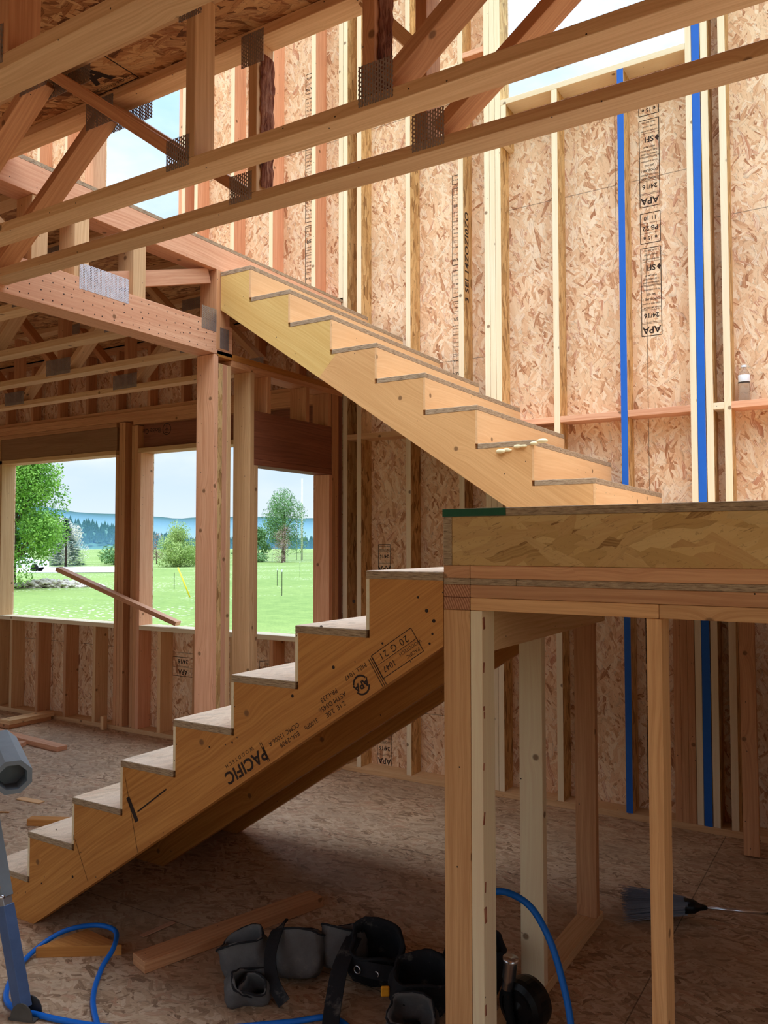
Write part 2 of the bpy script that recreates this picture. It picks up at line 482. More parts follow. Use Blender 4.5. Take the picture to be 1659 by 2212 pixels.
def prism(name, pts, y0, y1, m, parent=None, loc=(0, 0, 0), axis=0, bev=0, ang=0.0, edge=None):
    """polygon pts (x,z) extruded along Y"""
    bm = bmesh.new()
    A = [bm.verts.new((x, y0, z)) for x, z in pts]; B = [bm.verts.new((x, y1, z)) for x, z in pts]
    n = len(pts)
    bm.faces.new(A); bm.faces.new(B[::-1])
    for i in range(n): bm.faces.new((A[i], B[i], B[(i + 1) % n], A[(i + 1) % n]))
    bmesh.ops.recalc_face_normals(bm, faces=bm.faces)
    bm.normal_update()
    uvl = bm.loops.layers.uv.verify(); c, s = cos(ang), sin(ang)
    for f in bm.faces:
        fy = abs(f.normal.y) > .7
        if edge and not fy: f.material_index = 1
        for l in f.loops:
            p = l.vert.co
            if fy: l[uvl].uv = (p.x * c + p.z * s, -p.x * s + p.z * c)
            else: l[uvl].uv = (p.x * c + p.z * s, p.y)
    return link(name, bm, [m] + ([edge] if edge else []), parent, loc)


def tube_bm(bm, pts, r, seg=10, closed=False, caps=True):
    rs = r if isinstance(r, (list, tuple)) else [r] * len(pts)
    pts = [Vector(p) for p in pts]; rings = []
    n0 = None
    for i, p in enumerate(pts):
        t = (pts[min(i + 1, len(pts) - 1)] - pts[max(i - 1, 0)]).normalized()
        if n0 is None: n0 = t.orthogonal().normalized()
        n0 = (n0 - t * n0.dot(t)).normalized(); b = t.cross(n0)
        rings.append([bm.verts.new(p + (n0 * cos(2 * pi * k / seg) + b * sin(2 * pi * k / seg)) * rs[i]) for k in range(seg)])
    for a, b in zip(rings, rings[1:]):
        for k in range(seg): bm.faces.new((a[k], a[(k + 1) % seg], b[(k + 1) % seg], b[k]))
    if caps:
        bm.faces.new(rings[0][::-1]); bm.faces.new(rings[-1])
    return bm


def smooth_path(P, n=8):
    P = [Vector(p) for p in P]; out = []
    for i in range(len(P) - 1):
        p0, p1, p2, p3 = P[max(i - 1, 0)], P[i], P[i + 1], P[min(i + 2, len(P) - 1)]
        for k in range(n):
            t = k / n
            out.append(.5 * ((2 * p1) + (p2 - p0) * t + (2 * p0 - 5 * p1 + 4 * p2 - p3) * t * t + (-p0 + 3 * p1 - 3 * p2 + p3) * t ** 3))
    out.append(P[-1]); return out


def lathe_bm(prof, seg=24):
    bm = bmesh.new(); rings = []
    for r, z in prof: rings.append([bm.verts.new((r * cos(2 * pi * k / seg), r * sin(2 * pi * k / seg), z)) for k in range(seg)])
    for a, b in zip(rings, rings[1:]):
        for k in range(seg): bm.faces.new((a[k], a[(k + 1) % seg], b[(k + 1) % seg], b[k]))
    if prof[0][0] > 1e-4: bm.faces.new(rings[0][::-1])
    if prof[-1][0] > 1e-4: bm.faces.new(rings[-1])
    bmesh.ops.remove_doubles(bm, verts=bm.verts, dist=1e-5)
    return bm


# ---- printed stamps: flat ink laid on the surface it is printed on
def stamp(name, origin, right, up, items, parent, m='ink', lift=.0006):
    """items: ('t', text, x, y, size[, align]) | ('l', x0, y0, x1, y1, width) | ('r', x0, y0, x1, y1, width) | ('c', x, y, r, width) | ('f', polygon)"""
    right = Vector(right).normalized(); up = Vector(up).normalized(); nrm = right.cross(up).normalized()
    bm = bmesh.new()
    def quad(p): bm.faces.new([bm.verts.new((x, y, 0)) for x, y in p])
    def line(x0, y0, x1, y1, w):
        d = Vector((x1 - x0, y1 - y0)).normalized(); n = Vector((-d.y, d.x)) * w / 2
        quad([(x0 - n.x, y0 - n.y), (x1 - n.x, y1 - n.y), (x1 + n.x, y1 + n.y), (x0 + n.x, y0 + n.y)])
    for it in items:
        if it[0] == 't':
            cu = bpy.data.curves.new('text', 'FONT'); cu.body = it[1]; cu.size = it[4]; cu.align_x = 'CENTER'; cu.align_y = 'CENTER'; cu.resolution_u = 3
            if len(it) > 5: cu.space_character = it[5]
            if len(it) > 6: cu.offset = it[6]
            to = bpy.data.objects.new('text', cu); col.objects.link(to)
            dg = bpy.context.evaluated_depsgraph_get(); dg.update()
            me = bpy.data.meshes.new_from_object(to.evaluated_get(dg))
            me.transform(Matrix.Translation((it[2], it[3], 0)))
            bm.from_mesh(me); bpy.data.objects.remove(to); bpy.data.curves.remove(cu); bpy.data.meshes.remove(me)
        elif it[0] == 'l': line(*it[1:])
        elif it[0] == 'r':
            _, x0, y0, x1, y1, w = it
            line(x0, y0, x1, y0, w); line(x1, y0, x1, y1, w); line(x1, y1, x0, y1, w); line(x0, y1, x0, y0, w)
        elif it[0] == 'c':
            _, x, y, r, w = it[:5]; a0, a1 = it[5:7] if len(it) > 5 else (0, 360)
            n = 24
            for k in range(n):
                a = radians(a0 + (a1 - a0) * k / n); b = radians(a0 + (a1 - a0) * (k + 1) / n)
                quad([(x + r * cos(a), y + r * sin(a)), (x + (r + w) * cos(a), y + (r + w) * sin(a)), (x + (r + w) * cos(b), y + (r + w) * sin(b)), (x + r * cos(b), y + r * sin(b))])
        elif it[0] == 'f': quad(it[1])
    q = Matrix((right, up, nrm)).transposed().to_quaternion()
    return link(name, bm, m, parent, Vector(origin) + nrm * lift, q)


# ==================================================================== STRUCTURE
WY = 4.84        # inner face of studs of the long exterior wall
SY = WY + .14    # its sheathing
ZP = 2.772       # top of the wall plates
ZD = 3.382       # underside of upper floor deck
GX = -3.33       # face of girder truss / stub wall


def S(name, kind='structure', **k): return empty(name, k.get('loc', (0, 0, 0)), kind=kind)


floor = box('floor', -10.2, RX, FY, 5.0, -.30, 0, 'osb_floor', bev=0, axis=0); tag(floor, kind='structure')

FRONT = [(-10.2, -7.6, -.45, 3.4), (-7.6, -4.6, -.45, .9), (-7.6, -4.6, 2.3, 3.4), (-4.6, -4.3, -.45, 3.4), (-4.3, -.9, 2.5, 3.4), (-.9, RX, -.45, 3.4)]  # panels of the added walls; openings placed for the light they admit
RIGHT = [(FY, -.2, -.45, 3.4), (-.2, 1.75, 2.25, 3.4), (1.75, 5.0, -.45, 3.4)]
LEFT = [(FY, -1.2, -.45, 3.4), (-1.2, .2, -.45, 3.4), (.2, 3.4, 2.2, 3.4), (3.4, 5.0, -.45, 3.4)]
wall = empty('wall_back', (0, WY, 0), kind='structure')


def sheath(x0, x1, z0, z1): return box('sheathing', x0, x1, SY, SY + .012, z0, z1, 'osb_wall', wall, bev=0, axis=0)


# sheathing pieces around the openings
UW = (-6.122, -5.024, 3.55, 5.75)     # upper left opening
W1 = (-7.43, -5.765, .92, 2.41)
W2 = (-5.445, -3.585, .92, 2.41)
HW = (-2.077, -.861, 4.53, 6.05)      # high opening right
sheath(-10.2, W1[0], -.45, 3.38); sheath(W1[0], W2[1], -.45, .92); sheath(W1[1], W2[0], .92, 2.41)
sheath(W1[0], W2[1], 2.41, 3.38); sheath(W2[1], HW[0], -.45, 3.38); sheath(HW[0], RX, -.45, 3.38)
sheath(-10.2, UW[0], 3.38, 6.1); sheath(UW[0], UW[1], 3.38, UW[2]); sheath(UW[0], UW[1], UW[3], 6.1)
sheath(UW[1], HW[0], 3.38, 6.1); sheath(HW[0], HW[1], 3.38, HW[2]); sheath(HW[1], RX, 3.38, 6.1)
box('sole_plate', -10.2, GX - .14, WY, SY, 0, .038, 'fir_tan', wall); box('sole_plate', GX, RX, WY, SY, 0, .038, 'fir_tan', wall)


def stud(x1, z0, z1, m, side=None, w=.038, blue=False, name='stud'):
    """stud whose right-hand edge is x1; side = material of its wide faces (LSL studs)"""
    bm = box_bm(w, .14, z1 - z0, .0015, 2)
    mats = [m]
    if side:
        for f in bm.faces:
            if abs(f.normal.x) > .8: f.material_index = 1
        mats.append(side)
    o = link(name, bm, mats, wall, (x1 - w / 2, WY + .07, (z0 + z1) / 2))
    if blue:
        o['label'] = 'stud with its room-side edge painted blue'
        box('blue_edge', x1 - w, x1, WY - .0015, WY, z0 + .0, z1, 'blue_paint', o, bev=0)
    return o


zt = 6.1
# ---- right-hand full-height studs
stud(-3.29, .038, zt, 'pale', 'lsl'); stud(-3.33, ZP, zt, 'pale', 'lsl'); 
stud(-3.169, .038, zt, 'pale', 'lsl'); stud(-2.76, .038, zt, 'pale', 'lsl')
stud(-2.35, .038, zt, 'pale', 'lsl')
for k in range(3): stud(-2.078 - .0395 * k, .038, zt, 'pale', 'lsl')
stud(-1.69, .038, HW[2] - .038, 'pale', 'lsl')
stud(-1.273, .038, HW[2] - .038, 'pale', 'lsl', blue=True)
stud(-.881, .038, zt, 'pale', 'lsl', w=.035)
stud(-.836, .038, zt, 'pale', 'lsl', w=.043, blue=True); stud(-.794, .038, zt, 'pale', 'lsl')
for k in range(3): stud(-.919 - .0385 * k, .038, 1.52, 'fir_orange')
stud(-.699, .038, zt, 'pale', 'lsl'); stud(-.29, .038, zt, 'pale', 'lsl'); stud(.12, .038, zt, 'pale', 'lsl'); stud(.53, .038, zt, 'pale', 'lsl')
# sill of the high opening
box('window_sill', HW[0], -.9165, WY, SY, HW[2] - .038, HW[2], 'pale', wall)
stud(HW[0] + .04, HW[2] - .30, HW[2] - .038, 'pale', 'lsl')
# ---- left upper-storey studs
for x in (-3.581, -3.993, -4.396): stud(x, 3.42, zt, 'pale', 'fir_pink')
for x in (-4.80,): stud(x, 3.42, zt, 'pale', 'fir_pink')
stud(-4.984, 3.42, zt, 'fir_pink', 'fir_pink'); stud(-4.946, 3.42, zt, 'pale', 'fir_pink')
for k in range(3): stud(-6.124 - .0395 * k, 3.42, zt, 'fir_pink')
for x in (-6.50, -6.916, -7.32, -7.73): stud(x, 3.42, zt, 'pale', 'fir_pink')
box('sole_plate', -10.2, GX, WY, SY, 3.382, 3.42, 'fir_pink', wall)
# ---- blocking (horizontal)
xs = [-3.29 - 0, -3.207, -2.798, -2.388, -2.196, -2.078, -1.728, -1.311, -.916, -.794, -.737, -.699, -.328, -.29, .082]
for a, b, m in ((-3.29, -3.207, 'fir_tan'), (-3.169, -2.798, 'fir_tan'), (-2.76, -2.388, 'fir_tan'), (-2.078, -1.728, 'fir_pink'), (-1.69, -1.311, 'fir_pink'), (-1.273, -.916, 'fir_pink'),
                (-.794, -.737, 'pale'), (-.699, -.328, 'fir_pink'), (-.29, .082, 'fir_pink')):
    box('blocking', a, b, WY, SY, 2.366, 2.404, m, wall)
box('blocking', -2.35, -2.198, WY, SY, 4.90, 4.938, 'fir_pink', wall); box('blocking', -2.76, -2.388, WY, SY, 4.84, 4.878, 'pale', wall)

# ---- lower left wall: cripples, openings, plates
for x, m in ((-7.59, 'fir_tan'),): stud(x, .038, ZP - .076, m)
for x, m in ((-7.215, 'fir_tan'), (-6.81, 'fir_orange'), (-6.405, 'fir_orange'), (-6.0, 'fir_tan'), (-5.179, 'fir_tan'), (-4.775, 'fir_orange'), (-4.37, 'fir_tan'), (-3.969, 'fir_orange'), (-3.62, 'fir_tan')):
    stud(x, .038, .882, m, name='cripple_stud')
box('top_plate', -10.2, GX - .14, WY, SY, ZP - .038, ZP, 'fir_orange', wall); box('top_plate', -10.2, GX - .14, WY, SY, ZP - .0765, ZP - .0385, 'fir_orange', wall)
box('top_plate', -5.545, GX - .14, WY, SY, ZP - .115, ZP - .077, 'fir_orange', wall)
for k in range(2): stud(-5.6445 - .0395 * k, .038, 2.69, 'fir_orange')
for k in range(2): stud(-5.5215 + .0385 * k - .0, .038, 2.65, 'fir_orange')
stud(-3.545, .038, 2.65, 'fir_tan'); stud(-7.43, .038, 2.45, 'fir_tan')
stud(-7.47, .038, 2.69, 'fir_tan')

for nm, (x0, x1, z0, z1), hm in (('window_1', W1, 'fir_orange'), ('window_2', W2, 'lvl_dark')):
    w = empty(nm, ((x0 + x1) / 2, WY, z0), kind='structure')
    ex = .038 if nm == 'window_1' else 0
    box('sill', x0 - (.0), x1, WY, SY, z0 - .038, z0, 'pale', w)
    if nm == 'window_1':
        box('header', x0 - .038, x1, WY + .012, WY + .10, z1 + .04, 2.655, 'lvl_brown', w)
        box('head_plate', x0 - .038, x1 - .0, WY, SY, z1, z1 + .038, 'fir_tan', w)
        box('header_nailer', x0 - .038, x1, WY + .004, SY, 2.656, 2.694, 'fir_orange', w)
        box('trimmer', x1 - .0005, x1 + .038, WY, SY, z0 - .88, z1 - .001, 'fir_orange', w)
    else:
        h = box('header', x0 - .03, x1 + .03, WY + .055, SY, z1 + .04, ZP - .116, 'lvl_dark', w)
        box('head_plate', x0 - .04, x1 + .04, WY, SY, z1, z1 + .038, 'fir_tan', w)
        box('trimmer', x0 - .038, x0, WY, SY, .038, z1 - .001, 'fir_pink', w)
        stamp('printed_logo', (-5.36, WY + .0545, 2.60), (-1, 0, 0), (0, 0, -1),
              [('c', -.17, 0, .045, .006), ('l', -.17, -.035, -.17, .02, .006), ('l', -.195, .012, -.17, -.006, .005), ('l', -.145, .012, -.17, -.006, .005), ('l', -.19, .03, -.15, .03, .005), ('t', 'Boise Cascade', .075, 0, .062, .95)], h)

# ---- wall prints (inked panels on the sheathing), upside-down like the boards were hung
def apa_stamp(x, ztop, zbot, flip=True, w=.12, m='ink', y=SY, up=None):
    """x centre, runs along z; text reads upside-down"""
    r = (-1, 0, 0); u = (0, 0, -1)
    if not flip: r, u = (1, 0, 0), (0, 0, 1)
    H = ztop - zbot; it = []
    yy = 0.0; k = 0
    sec = [('APA', .058, .075), ('THE ENGINEERED WOOD ASSOCIATION', .0075, .016), ('24/16', .052, .068), ('7/16 CATEGORY', .016, .026), ('SIZED FOR SPACING', .014, .024), ('EXPOSURE 1', .019, .03), ('000 433', .017, .03), ('PS 2-10 SHEATHING', .012, .026),
           ('|', 0, .02), ('STRENGTH AXIS', .013, .022), ('THIS DIRECTION', .013, .022), ('HUD-UM-40', .013, .022), ('SFI', .048, .075), ('CERTIFIED SOURCING', .010, .03), ('PANEL GRADE', .012, .024), ('TRUSS RAFTER', .012, .03), ('*', 0, .03),
           ('e 15 e', .042, .062), ('PB 22', .042, .062), ('11 10', .034, .062), ('*', 0, .04)]
    i = 0; y0 = 0
    boxes = [0]
    while yy < H - .03:
        t, s, h = sec[i % len(sec)]; i += 1
        if t == '|': it.append(('l', -w / 2, -yy - h / 2, w / 2, -yy - h / 2, .0025)); it.append(('l', -w / 2, -yy - h / 2 - .006, w / 2, -yy - h / 2 - .006, .0025))
        elif t == '*':
            it.append(('r', -w / 2, -yy, w / 2, -y0, .0045)); y0 = yy + h
        else:
            s = min(s, 1.6 * w / max(3, len(t)) * 1.05)
            it.append(('t', t, 0, -yy - h / 2, s, 1, s * .022))
            if h > .06: it.append(('l', -w / 2, -yy - h, w / 2, -yy - h, .0018))
            if t == 'SFI': it.append(('f', [(-.05, -yy - h / 2 - .018), (-.034, -yy - h / 2), (-.05, -yy - h / 2 + .022), (-.058, -yy - h / 2)]))
        yy += h
    it.append(('r', -w / 2, -min(yy, H), w / 2, -y0, .0045))
    org = (x, y, zbot if flip else ztop)
    return stamp('printed_stamp', org, r, u, it, wall, m)


apa_stamp(-1.158, 4.40, 2.87, w=.118)
box_s = apa_stamp(-1.16, 1.45, .10, w=.118)
apa_stamp(-3.745, 5.3, 3.55, w=.07)
apa_stamp(-2.475, 4.2, 2.75, w=.05, m='ink')
lsl_text = stamp('printed_stamp', (-2.35, WY + .055, 3.55), (0, 0, 1), (0, -1, 0), [('t', '3 SEI 14ZOZI0ZO', 0, 0, .075, 1.1, .002)], wall)
apa_stamp(-3.04, 5.6, 5.0, w=.10)
apa_stamp(-3.06, .27, .03, w=.12); apa_stamp(-3.06, 1.62, 1.40, w=.10)
apa_stamp(-5.06, .68, .50, w=.24); apa_stamp(-4.12, .70, .45, w=.2)

# ---- unseen walls behind and beside the viewer, added to limit incoming light
wr = empty('added_wall_right', (RX, 0, 0), kind='structure')
for a, b_, c_, d_ in RIGHT: box('sheathing', RX, RX + .012, a, b_, c_, d_, 'osb_wall', wr, bev=0, axis=1)
for k in range(8): box('stud', RX - .14, RX - .001, 1.76 + k * .406, 1.798 + k * .406, 0, 1.40 if k else 3.38, 'fir_tan', wr)
wf = empty('added_wall_front', (-4, FY, 0), kind='structure')
for a, b_, c_, d_ in FRONT: box('sheathing', a, b_, FY - .012, FY, c_, d_, 'osb_wall', wf, bev=0, axis=0)
wl = empty('added_wall_left', (-10.2, 1, 0), kind='structure')
for a, b_, c_, d_ in LEFT: box('sheathing', -10.212, -10.2, a, b_, c_, d_, 'osb_wall', wl, bev=0, axis=1)

# ---- rim zone above the left wall: end truss with verticals standing on the plate
et = empty('end_truss', (-6, WY, ZP), 'dark end truss of closely spaced upright pieces standing on the window wall plate', 'truss')
box('bottom_chord', -10.2, GX - .15, WY + .03, WY + .12, ZP + .001, ZP + .039, 'fir_orange', et)
box('top_chord', -10.2, GX - .15, WY + .03, WY + .12, ZD - .038, ZD - .001, 'fir_orange', et)
x = -3.75
while x > -10: 
    box('web', x - .038, x, WY + .03, WY + .12, ZP + .04, ZD - .039, 'fir_orange', et); x -= .405

# ------------------------------------------------------------------ stub bearing wall (runs in depth at the stair side)
sw = empty('partition_wall', (GX - .07, 3.5, 0), 'stub stud wall with a dark beam over its opening, left of the stairs', 'wall')
XA, XB = GX - .1385, GX
for k, m in enumerate(('fir_pink', 'lsl', 'fir_pink', 'fir_tan')):
    y0 = 3.505 + k * .0375
    box('stud', XA, XB, y0, y0 + .036, .038, 2.684 if k else 2.734, m, sw)
for k in range(1): box('stud', XA, XB, 3.828, 3.866, .038, 2.684, 'fir_tan', sw)
box('trimmer', XA, XB, 3.8675, 3.9045, .038, 2.105, 'fir_tan', sw)
box('trimmer', XA, XB, 4.673, 4.711, .038, 2.105, 'fir_pink', sw); box('stud', XA, XB, 4.712, 4.75, .038, 2.684, 'fir_orange', sw)
box('stud', XA, XB, 4.751, 4.789, .038, 2.684, 'fir_orange', sw); box('stud', XA, XB, 4.79, 4.83, .038, 2.684, 'lvl_dark', sw)
box('header', XA + .02, XB - .004, 3.867, 4.71, 2.145, 2.448, 'lvl_dark', sw); box('head_plate', XA, XB, 3.867, 4.711, 2.106, 2.144, 'lvl_dark', sw)
for y in (3.99, 4.40, 4.66): box('cripple_stud', XA, XB, y, y + .038, 2.449, 2.684, 'fir_orange', sw)
box('top_plate', XA, XB, 3.66, 4.84, 2.685, 2.7225, 'fir_orange', sw); box('top_plate', XA, XB, 3.53, 4.84, 2.7235, 2.761, 'lvl_orange', sw)
box('sole_plate', XA, XB, 3.5, 4.84, 0, .038, 'fir_tan', sw)

# ------------------------------------------------------------------ upper deck
deck = empty('ceiling', (0, 0, ZD), kind='structure')
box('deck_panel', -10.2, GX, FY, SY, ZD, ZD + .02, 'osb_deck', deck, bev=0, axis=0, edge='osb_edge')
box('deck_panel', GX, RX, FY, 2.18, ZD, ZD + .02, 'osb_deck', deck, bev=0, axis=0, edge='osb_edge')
stamp('printed_stamp', (-2.50, 1.99, ZD), (1, .0, 0), (0, -1, 0), [('t', 'A', 0, .01, .14, 1, .006), ('r', -.13, -.085, .13, .085, .006), ('t', 'ENGINEERED WOOD', 0, -.065, .022)], deck)

# ------------------------------------------------------------------ trusses
def gusset(x0, x1, z0, z1, y, parent, m='plate'):
    """slotted metal plate standing in the XZ plane with teeth side on the wood"""
    bm = box_bm(x1 - x0, .0012, z1 - z0, 0, 2)
    uvl = bm.loops.layers.uv.verify()
    for f in bm.faces:
        for l in f.loops: l[uvl].uv = (l.vert.co.x, l.vert.co.z)
    return link('gusset_plate', bm, m, parent, ((x0 + x1) / 2, y - .0008, (z0 + z1) / 2))


def web(y0, y1, xa, za, xb, zb, m, parent, name='web'):
    """flat 2x4 web between two chord points"""
    return board(name, (xa, (y0 + y1) / 2, za), (xb, (y0 + y1) / 2, zb), y1 - y0, .038, m, parent, up=(0, 0, 1) if abs(xb - xa) > .01 else (1, 0, 0))


def stair_truss(y1, xl, xr, label, full=True, mm=('fir_orange', 'fir_orange', 'fir_tan')):
    y0 = y1 - .089
    t = empty('floor_truss', ((xl + xr) / 2, (y0 + y1) / 2, ZP), label, 'truss', 'floor trusses beside the stair opening')
    box('bottom_chord', xl, xr, y0, y1, ZP - .002, ZP + .036, mm[0], t)
    box('top_chord', xl, xr, y0, y1, ZD - .039, ZD - .001, mm[0], t)
    za, zb = ZP + .037, ZD - .040
    web(y0, y1, -1.809, za, -1.809, zb, mm[2], t)
    web(y0, y1, -1.148, za, -1.148, zb, mm[1], t)
    web(y0, y1, -1.86, za + .02, -2.54, zb - .02, mm[1], t)
    web(y0, y1, -2.61, zb - .02, -3.30, za + .02, mm[1], t)
    web(y0, y1, -1.10, za + .03, -.45, zb - .02, mm[1], t)
    web(y0, y1, -.36, zb - .02, .3, za + .02, mm[1], t)
    web(y0, y1, -1.36, zb - .015, -1.18, 3.12, mm[2], t)
    gusset(-1.91, -1.81, 2.786, 2.885, y0, t); gusset(-1.18, -1.07, 2.782, 2.895, y0, t)
    gusset(-2.68, -2.52, 3.26, 3.37, y0, t); gusset(-1.86, -1.76, 3.255, 3.37, y0, t)
    gusset(-2.70, -2.40, 3.28, 3.345, y1 + .0022, t); gusset(-1.90, -1.80, 2.79, 2.86, y1 + .0022, t)
    return t


T2 = stair_truss(2.17, -3.328, 1.2, 'floor truss nearest the stairs, its lower chord the lower of the two crossing the picture', mm=('fir_tan', 'fir_orange', 'fir_tan'))
T1 = stair_truss(1.877, -5.0, 1.2, 'floor truss whose lower chord crosses the picture just above the other one', mm=('fir_tan', 'fir_orange', 'fir_tan'))
T0 = stair_truss(1.25, -5.0, 1.2, 'floor truss in the upper left corner, closest to the viewer', mm=('fir_tan', 'fir_orange', 'fir_orange'))
# bark left on two uprights
for par, y1 in ((T2, 2.17), (T1, 1.877)):
    for x in ((-1.789,) if par is T2 else (-1.128,)):
        bm = bmesh.new(); n = 26; rows = []
        for k in range(n + 1):
            zz = 2.83 + (3.30 - 2.83) * k / n; r = []
            for j in range(5):
                yy = y1 - .089 + .018 + .07 * j / 4
                r.append(bm.verts.new((.004 + .006 * random.random() * (0 < j < 4), yy - y1 + (random.random() - .5) * .012 * (j in (0, 4)), zz - 3.06)))
            rows.append(r)
        for a, b in zip(rows, rows[1:]):
            for j in range(4): bm.faces.new((a[j], a[j + 1], b[j + 1], b[j]))
        ext = bmesh.ops.solidify(bm, geom=bm.faces[:], thickness=.004)
        link('bark_strip', bm, 'bark', par, (x, y1, 3.06))['label'] = 'strip of rough reddish bark'

# trusses over the left room
for i, (y1, lab) in enumerate(((2.51, 'shadowed floor truss over the left room, the first seen under the nailed girder'), (3.07, 'floor truss over the left room, second from the nailed girder'),
                               (3.64, 'floor truss over the left room, second from the windows'), (4.22, 'floor truss over the left room, nearest the windows'))):
    y0 = y1 - .089
    t = empty('floor_truss', (-6.5, y0, ZP), lab, 'truss', 'floor trusses over the left room')
    box('bottom_chord', -10.2, GX - .145, y0, y1, ZP - .002, ZP + .036, 'fir_tan', t)
    box('top_chord', -10.2, GX - .145, y0, y1, ZD - .039, ZD - .001, 'fir_tan', t)
    za, zb = ZP + .037, ZD - .04
    x0 = -3.46; n = 0
    while x0 > -9.5:
        c = x0 - 1.36
        web(y0, y1, x0 - .05, za + .02, x0 - .58, zb - .02, 'fir_orange' if n else 'fir_tan', t)
        web(y0, y1, c + .08, za + .02, c + .66, zb - .02, 'fir_tan', t)
        web(y0, y1, c, za, c, zb, 'fir_orange', t)
        gusset(c - .14, c + .12, 2.785, 2.895, y0, t); gusset(x0 - .78, x0 - .54, 3.28, 3.36, y0, t)
        x0 = c; n += 1
    gusset(-3.66, GX - .15, 2.785, 2.86, y0, t)

# girder truss along the stair side
gt = empty('girder_truss', (GX - .06, 2.8, ZP), 'long pinkish nail-studded girder truss running back above the left room, with bright metal plate', 'truss')
def gx(name, a, b, h, m, x0=GX - .114, x1=GX, up=(0, 0, 1)):
    """member in the YZ plane, a/b = (y,z)"""
    return board(name, ((x0 + x1) / 2, *a), ((x0 + x1) / 2, *b), x1 - x0, h, m, gt, up=up)


bc = box('bottom_chord', GX - .136, GX, 1.2, 3.66, 2.737, 2.922, 'fir_pink', gt)
box('top_chord', GX - .136, GX, FY + .02, SY - .16, 3.242, 3.381, 'fir_pink', gt)
box('end_post', GX - .13, GX + .002, 3.52, 3.60, 2.765, 3.241, 'fir_orange', gt)
box('end_post', GX - .13, GX - .003, 3.601, 3.64, 2.765, 3.241, 'fir_pink', gt)
for y in (2.535, 2.90, 2.30): box('web', GX - .125, GX - .006, y, y + .085, 2.923, 3.241, 'fir_tan', gt)
gx('web', (2.70, 2.95), (3.50, 3.205), .085, 'fir_pink', GX - .075, GX - .037); gx('web', (1.9, 3.22), (2.28, 2.96), .085, 'fir_tan', GX - .075, GX - .037)
box('web', GX - .13, GX - .005, 1.95, 2.03, 2.923, 3.241, 'fir_pink', gt)
def gplate(y0, y1, z0, z1, m='plate', x=GX + .0008):
    bm = box_bm(.0012, y1 - y0, z1 - z0, 0, 2); uvl = bm.loops.layers.uv.verify()
    for f in bm.faces:
        for l in f.loops: l[uvl].uv = (l.vert.co.y, l.vert.co.z)
    return link('gusset_plate', bm, m, gt, (x, (y0 + y1) / 2, (z0 + z1) / 2))
gplate(2.56, 2.865, 2.865, 2.995, 'plate_new')['label'] = 'bright galvanised plate'
gplate(3.40, 3.57, 2.865, 3.00); gplate(3.55, 3.63, 2.775, 2.90, x=GX + .003)
# nail heads over the lower chord
bm = bmesh.new()
for k in range(95):
    y = 2.17 + (k % 24) * .060 + random.uniform(-.012, .012); zz = 2.762 + (k // 24) * .044 + random.uniform(-.008, .008)
    bmesh.ops.create_circle(bm, cap_ends=True, segments=7, radius=.0038, matrix=Matrix.Translation((0, y, zz)) @ Matrix.Rotation(pi / 2, 4, 'Y'))
tag(link('nail_heads', bm, 'ink', bc, (GX + .0006, 0, 0)), kind='stuff')

# ------------------------------------------------------------------ staircases
R = .19; RUN = .2873


def flight(name, label, x_first, sgn, z_base, n, ys, y0, y1, mats, end_x, tail, foot=False):
    """sgn=+1 climbs towards +X. tread k (1..n) top at z_base+kR; nosing at x_first+sgn*(k-1)*RUN"""
    t = empty(name, (x_first, y0, z_base), label, 'staircase')
    tt = .026; rt = .013
    st, tr, ri, ed = mats
    slope = R / RUN
    top, tl = [], []
    for k in range(1, n + 1):
        xn = x_first + sgn * (k - 1) * RUN + sgn * rt
        top.append((xn, z_base + (k - 1) * R - (tt if k > 1 else 0))); top.append((xn, z_base + k * R - tt))
    xe = end_x
    top.append((xe, z_base + n * R - tt))
    return t, top, tt, rt, slope


def profile(x_first, sgn, z_base, n, end_x, zb0, xb0, ground):
    tt, rt = .026, .013; P = []
    for k in range(1, n + 1):
        xn = x_first + sgn * (k - 1) * RUN + sgn * rt
        P.append((xn, z_base + (k - 1) * R - (tt if k > 1 else 0))); P.append((xn, z_base + k * R - tt))
    P.append((end_x, z_base + n * R - tt))
    return P


def cut(x, p, q):  # z on line p-q at x
    return p[1] + (q[1] - p[1]) * (x - p[0]) / (q[0] - p[0])


# lower flight: climbs to the right, 8 treads
ls = empty('staircase', (-2.3, 2.86, 0), 'lower flight of raw plywood stairs climbing right to the landing, mill stamps along its side', 'staircase')
XL = -3.433
P = profile(XL, 1, 0, 8, -1.142, 0, 0, True)
b0, b1 = (-3.10, 0.0), (-1.142, 1.295)
poly = P + [(-1.142, 1.295), (-3.10, 0.0)]
sl = math.atan2(R, RUN)
near = prism('stringer', poly, -.022, .022, 'lvl_orange', ls, (0, 2.224, 0), ang=sl); near['label'] = 'near stringer with black mill stamps'
mid = prism('stringer', poly, -.022, .022, 'lvl_orange', ls, (0, 2.95, 0), ang=sl); far = prism('stringer', poly, -.022, .022, 'lvl_orange', ls, (0, 3.49, 0), ang=sl)
for k in range(1, 9):
    xn = XL + (k - 1) * RUN; zz = k * R
    xe = (xn + RUN if k < 8 else -1.141)
    bm = box_bm(xe - xn, 1.312, .026, .002, 1)
    for f in bm.faces:
        if abs(f.normal.z) < .8: f.material_index = 1
    link('tread', bm, ['osb_tread', 'osb_edge'], ls, ((xn + xe) / 2, 2.856, zz - .013))
    box('riser', xn, xn + .013, 2.2, 3.512, zz - R + (.0 if k > 1 else 0), zz - .0262, 'ply_riser', ls, axis=1, edge='pale')
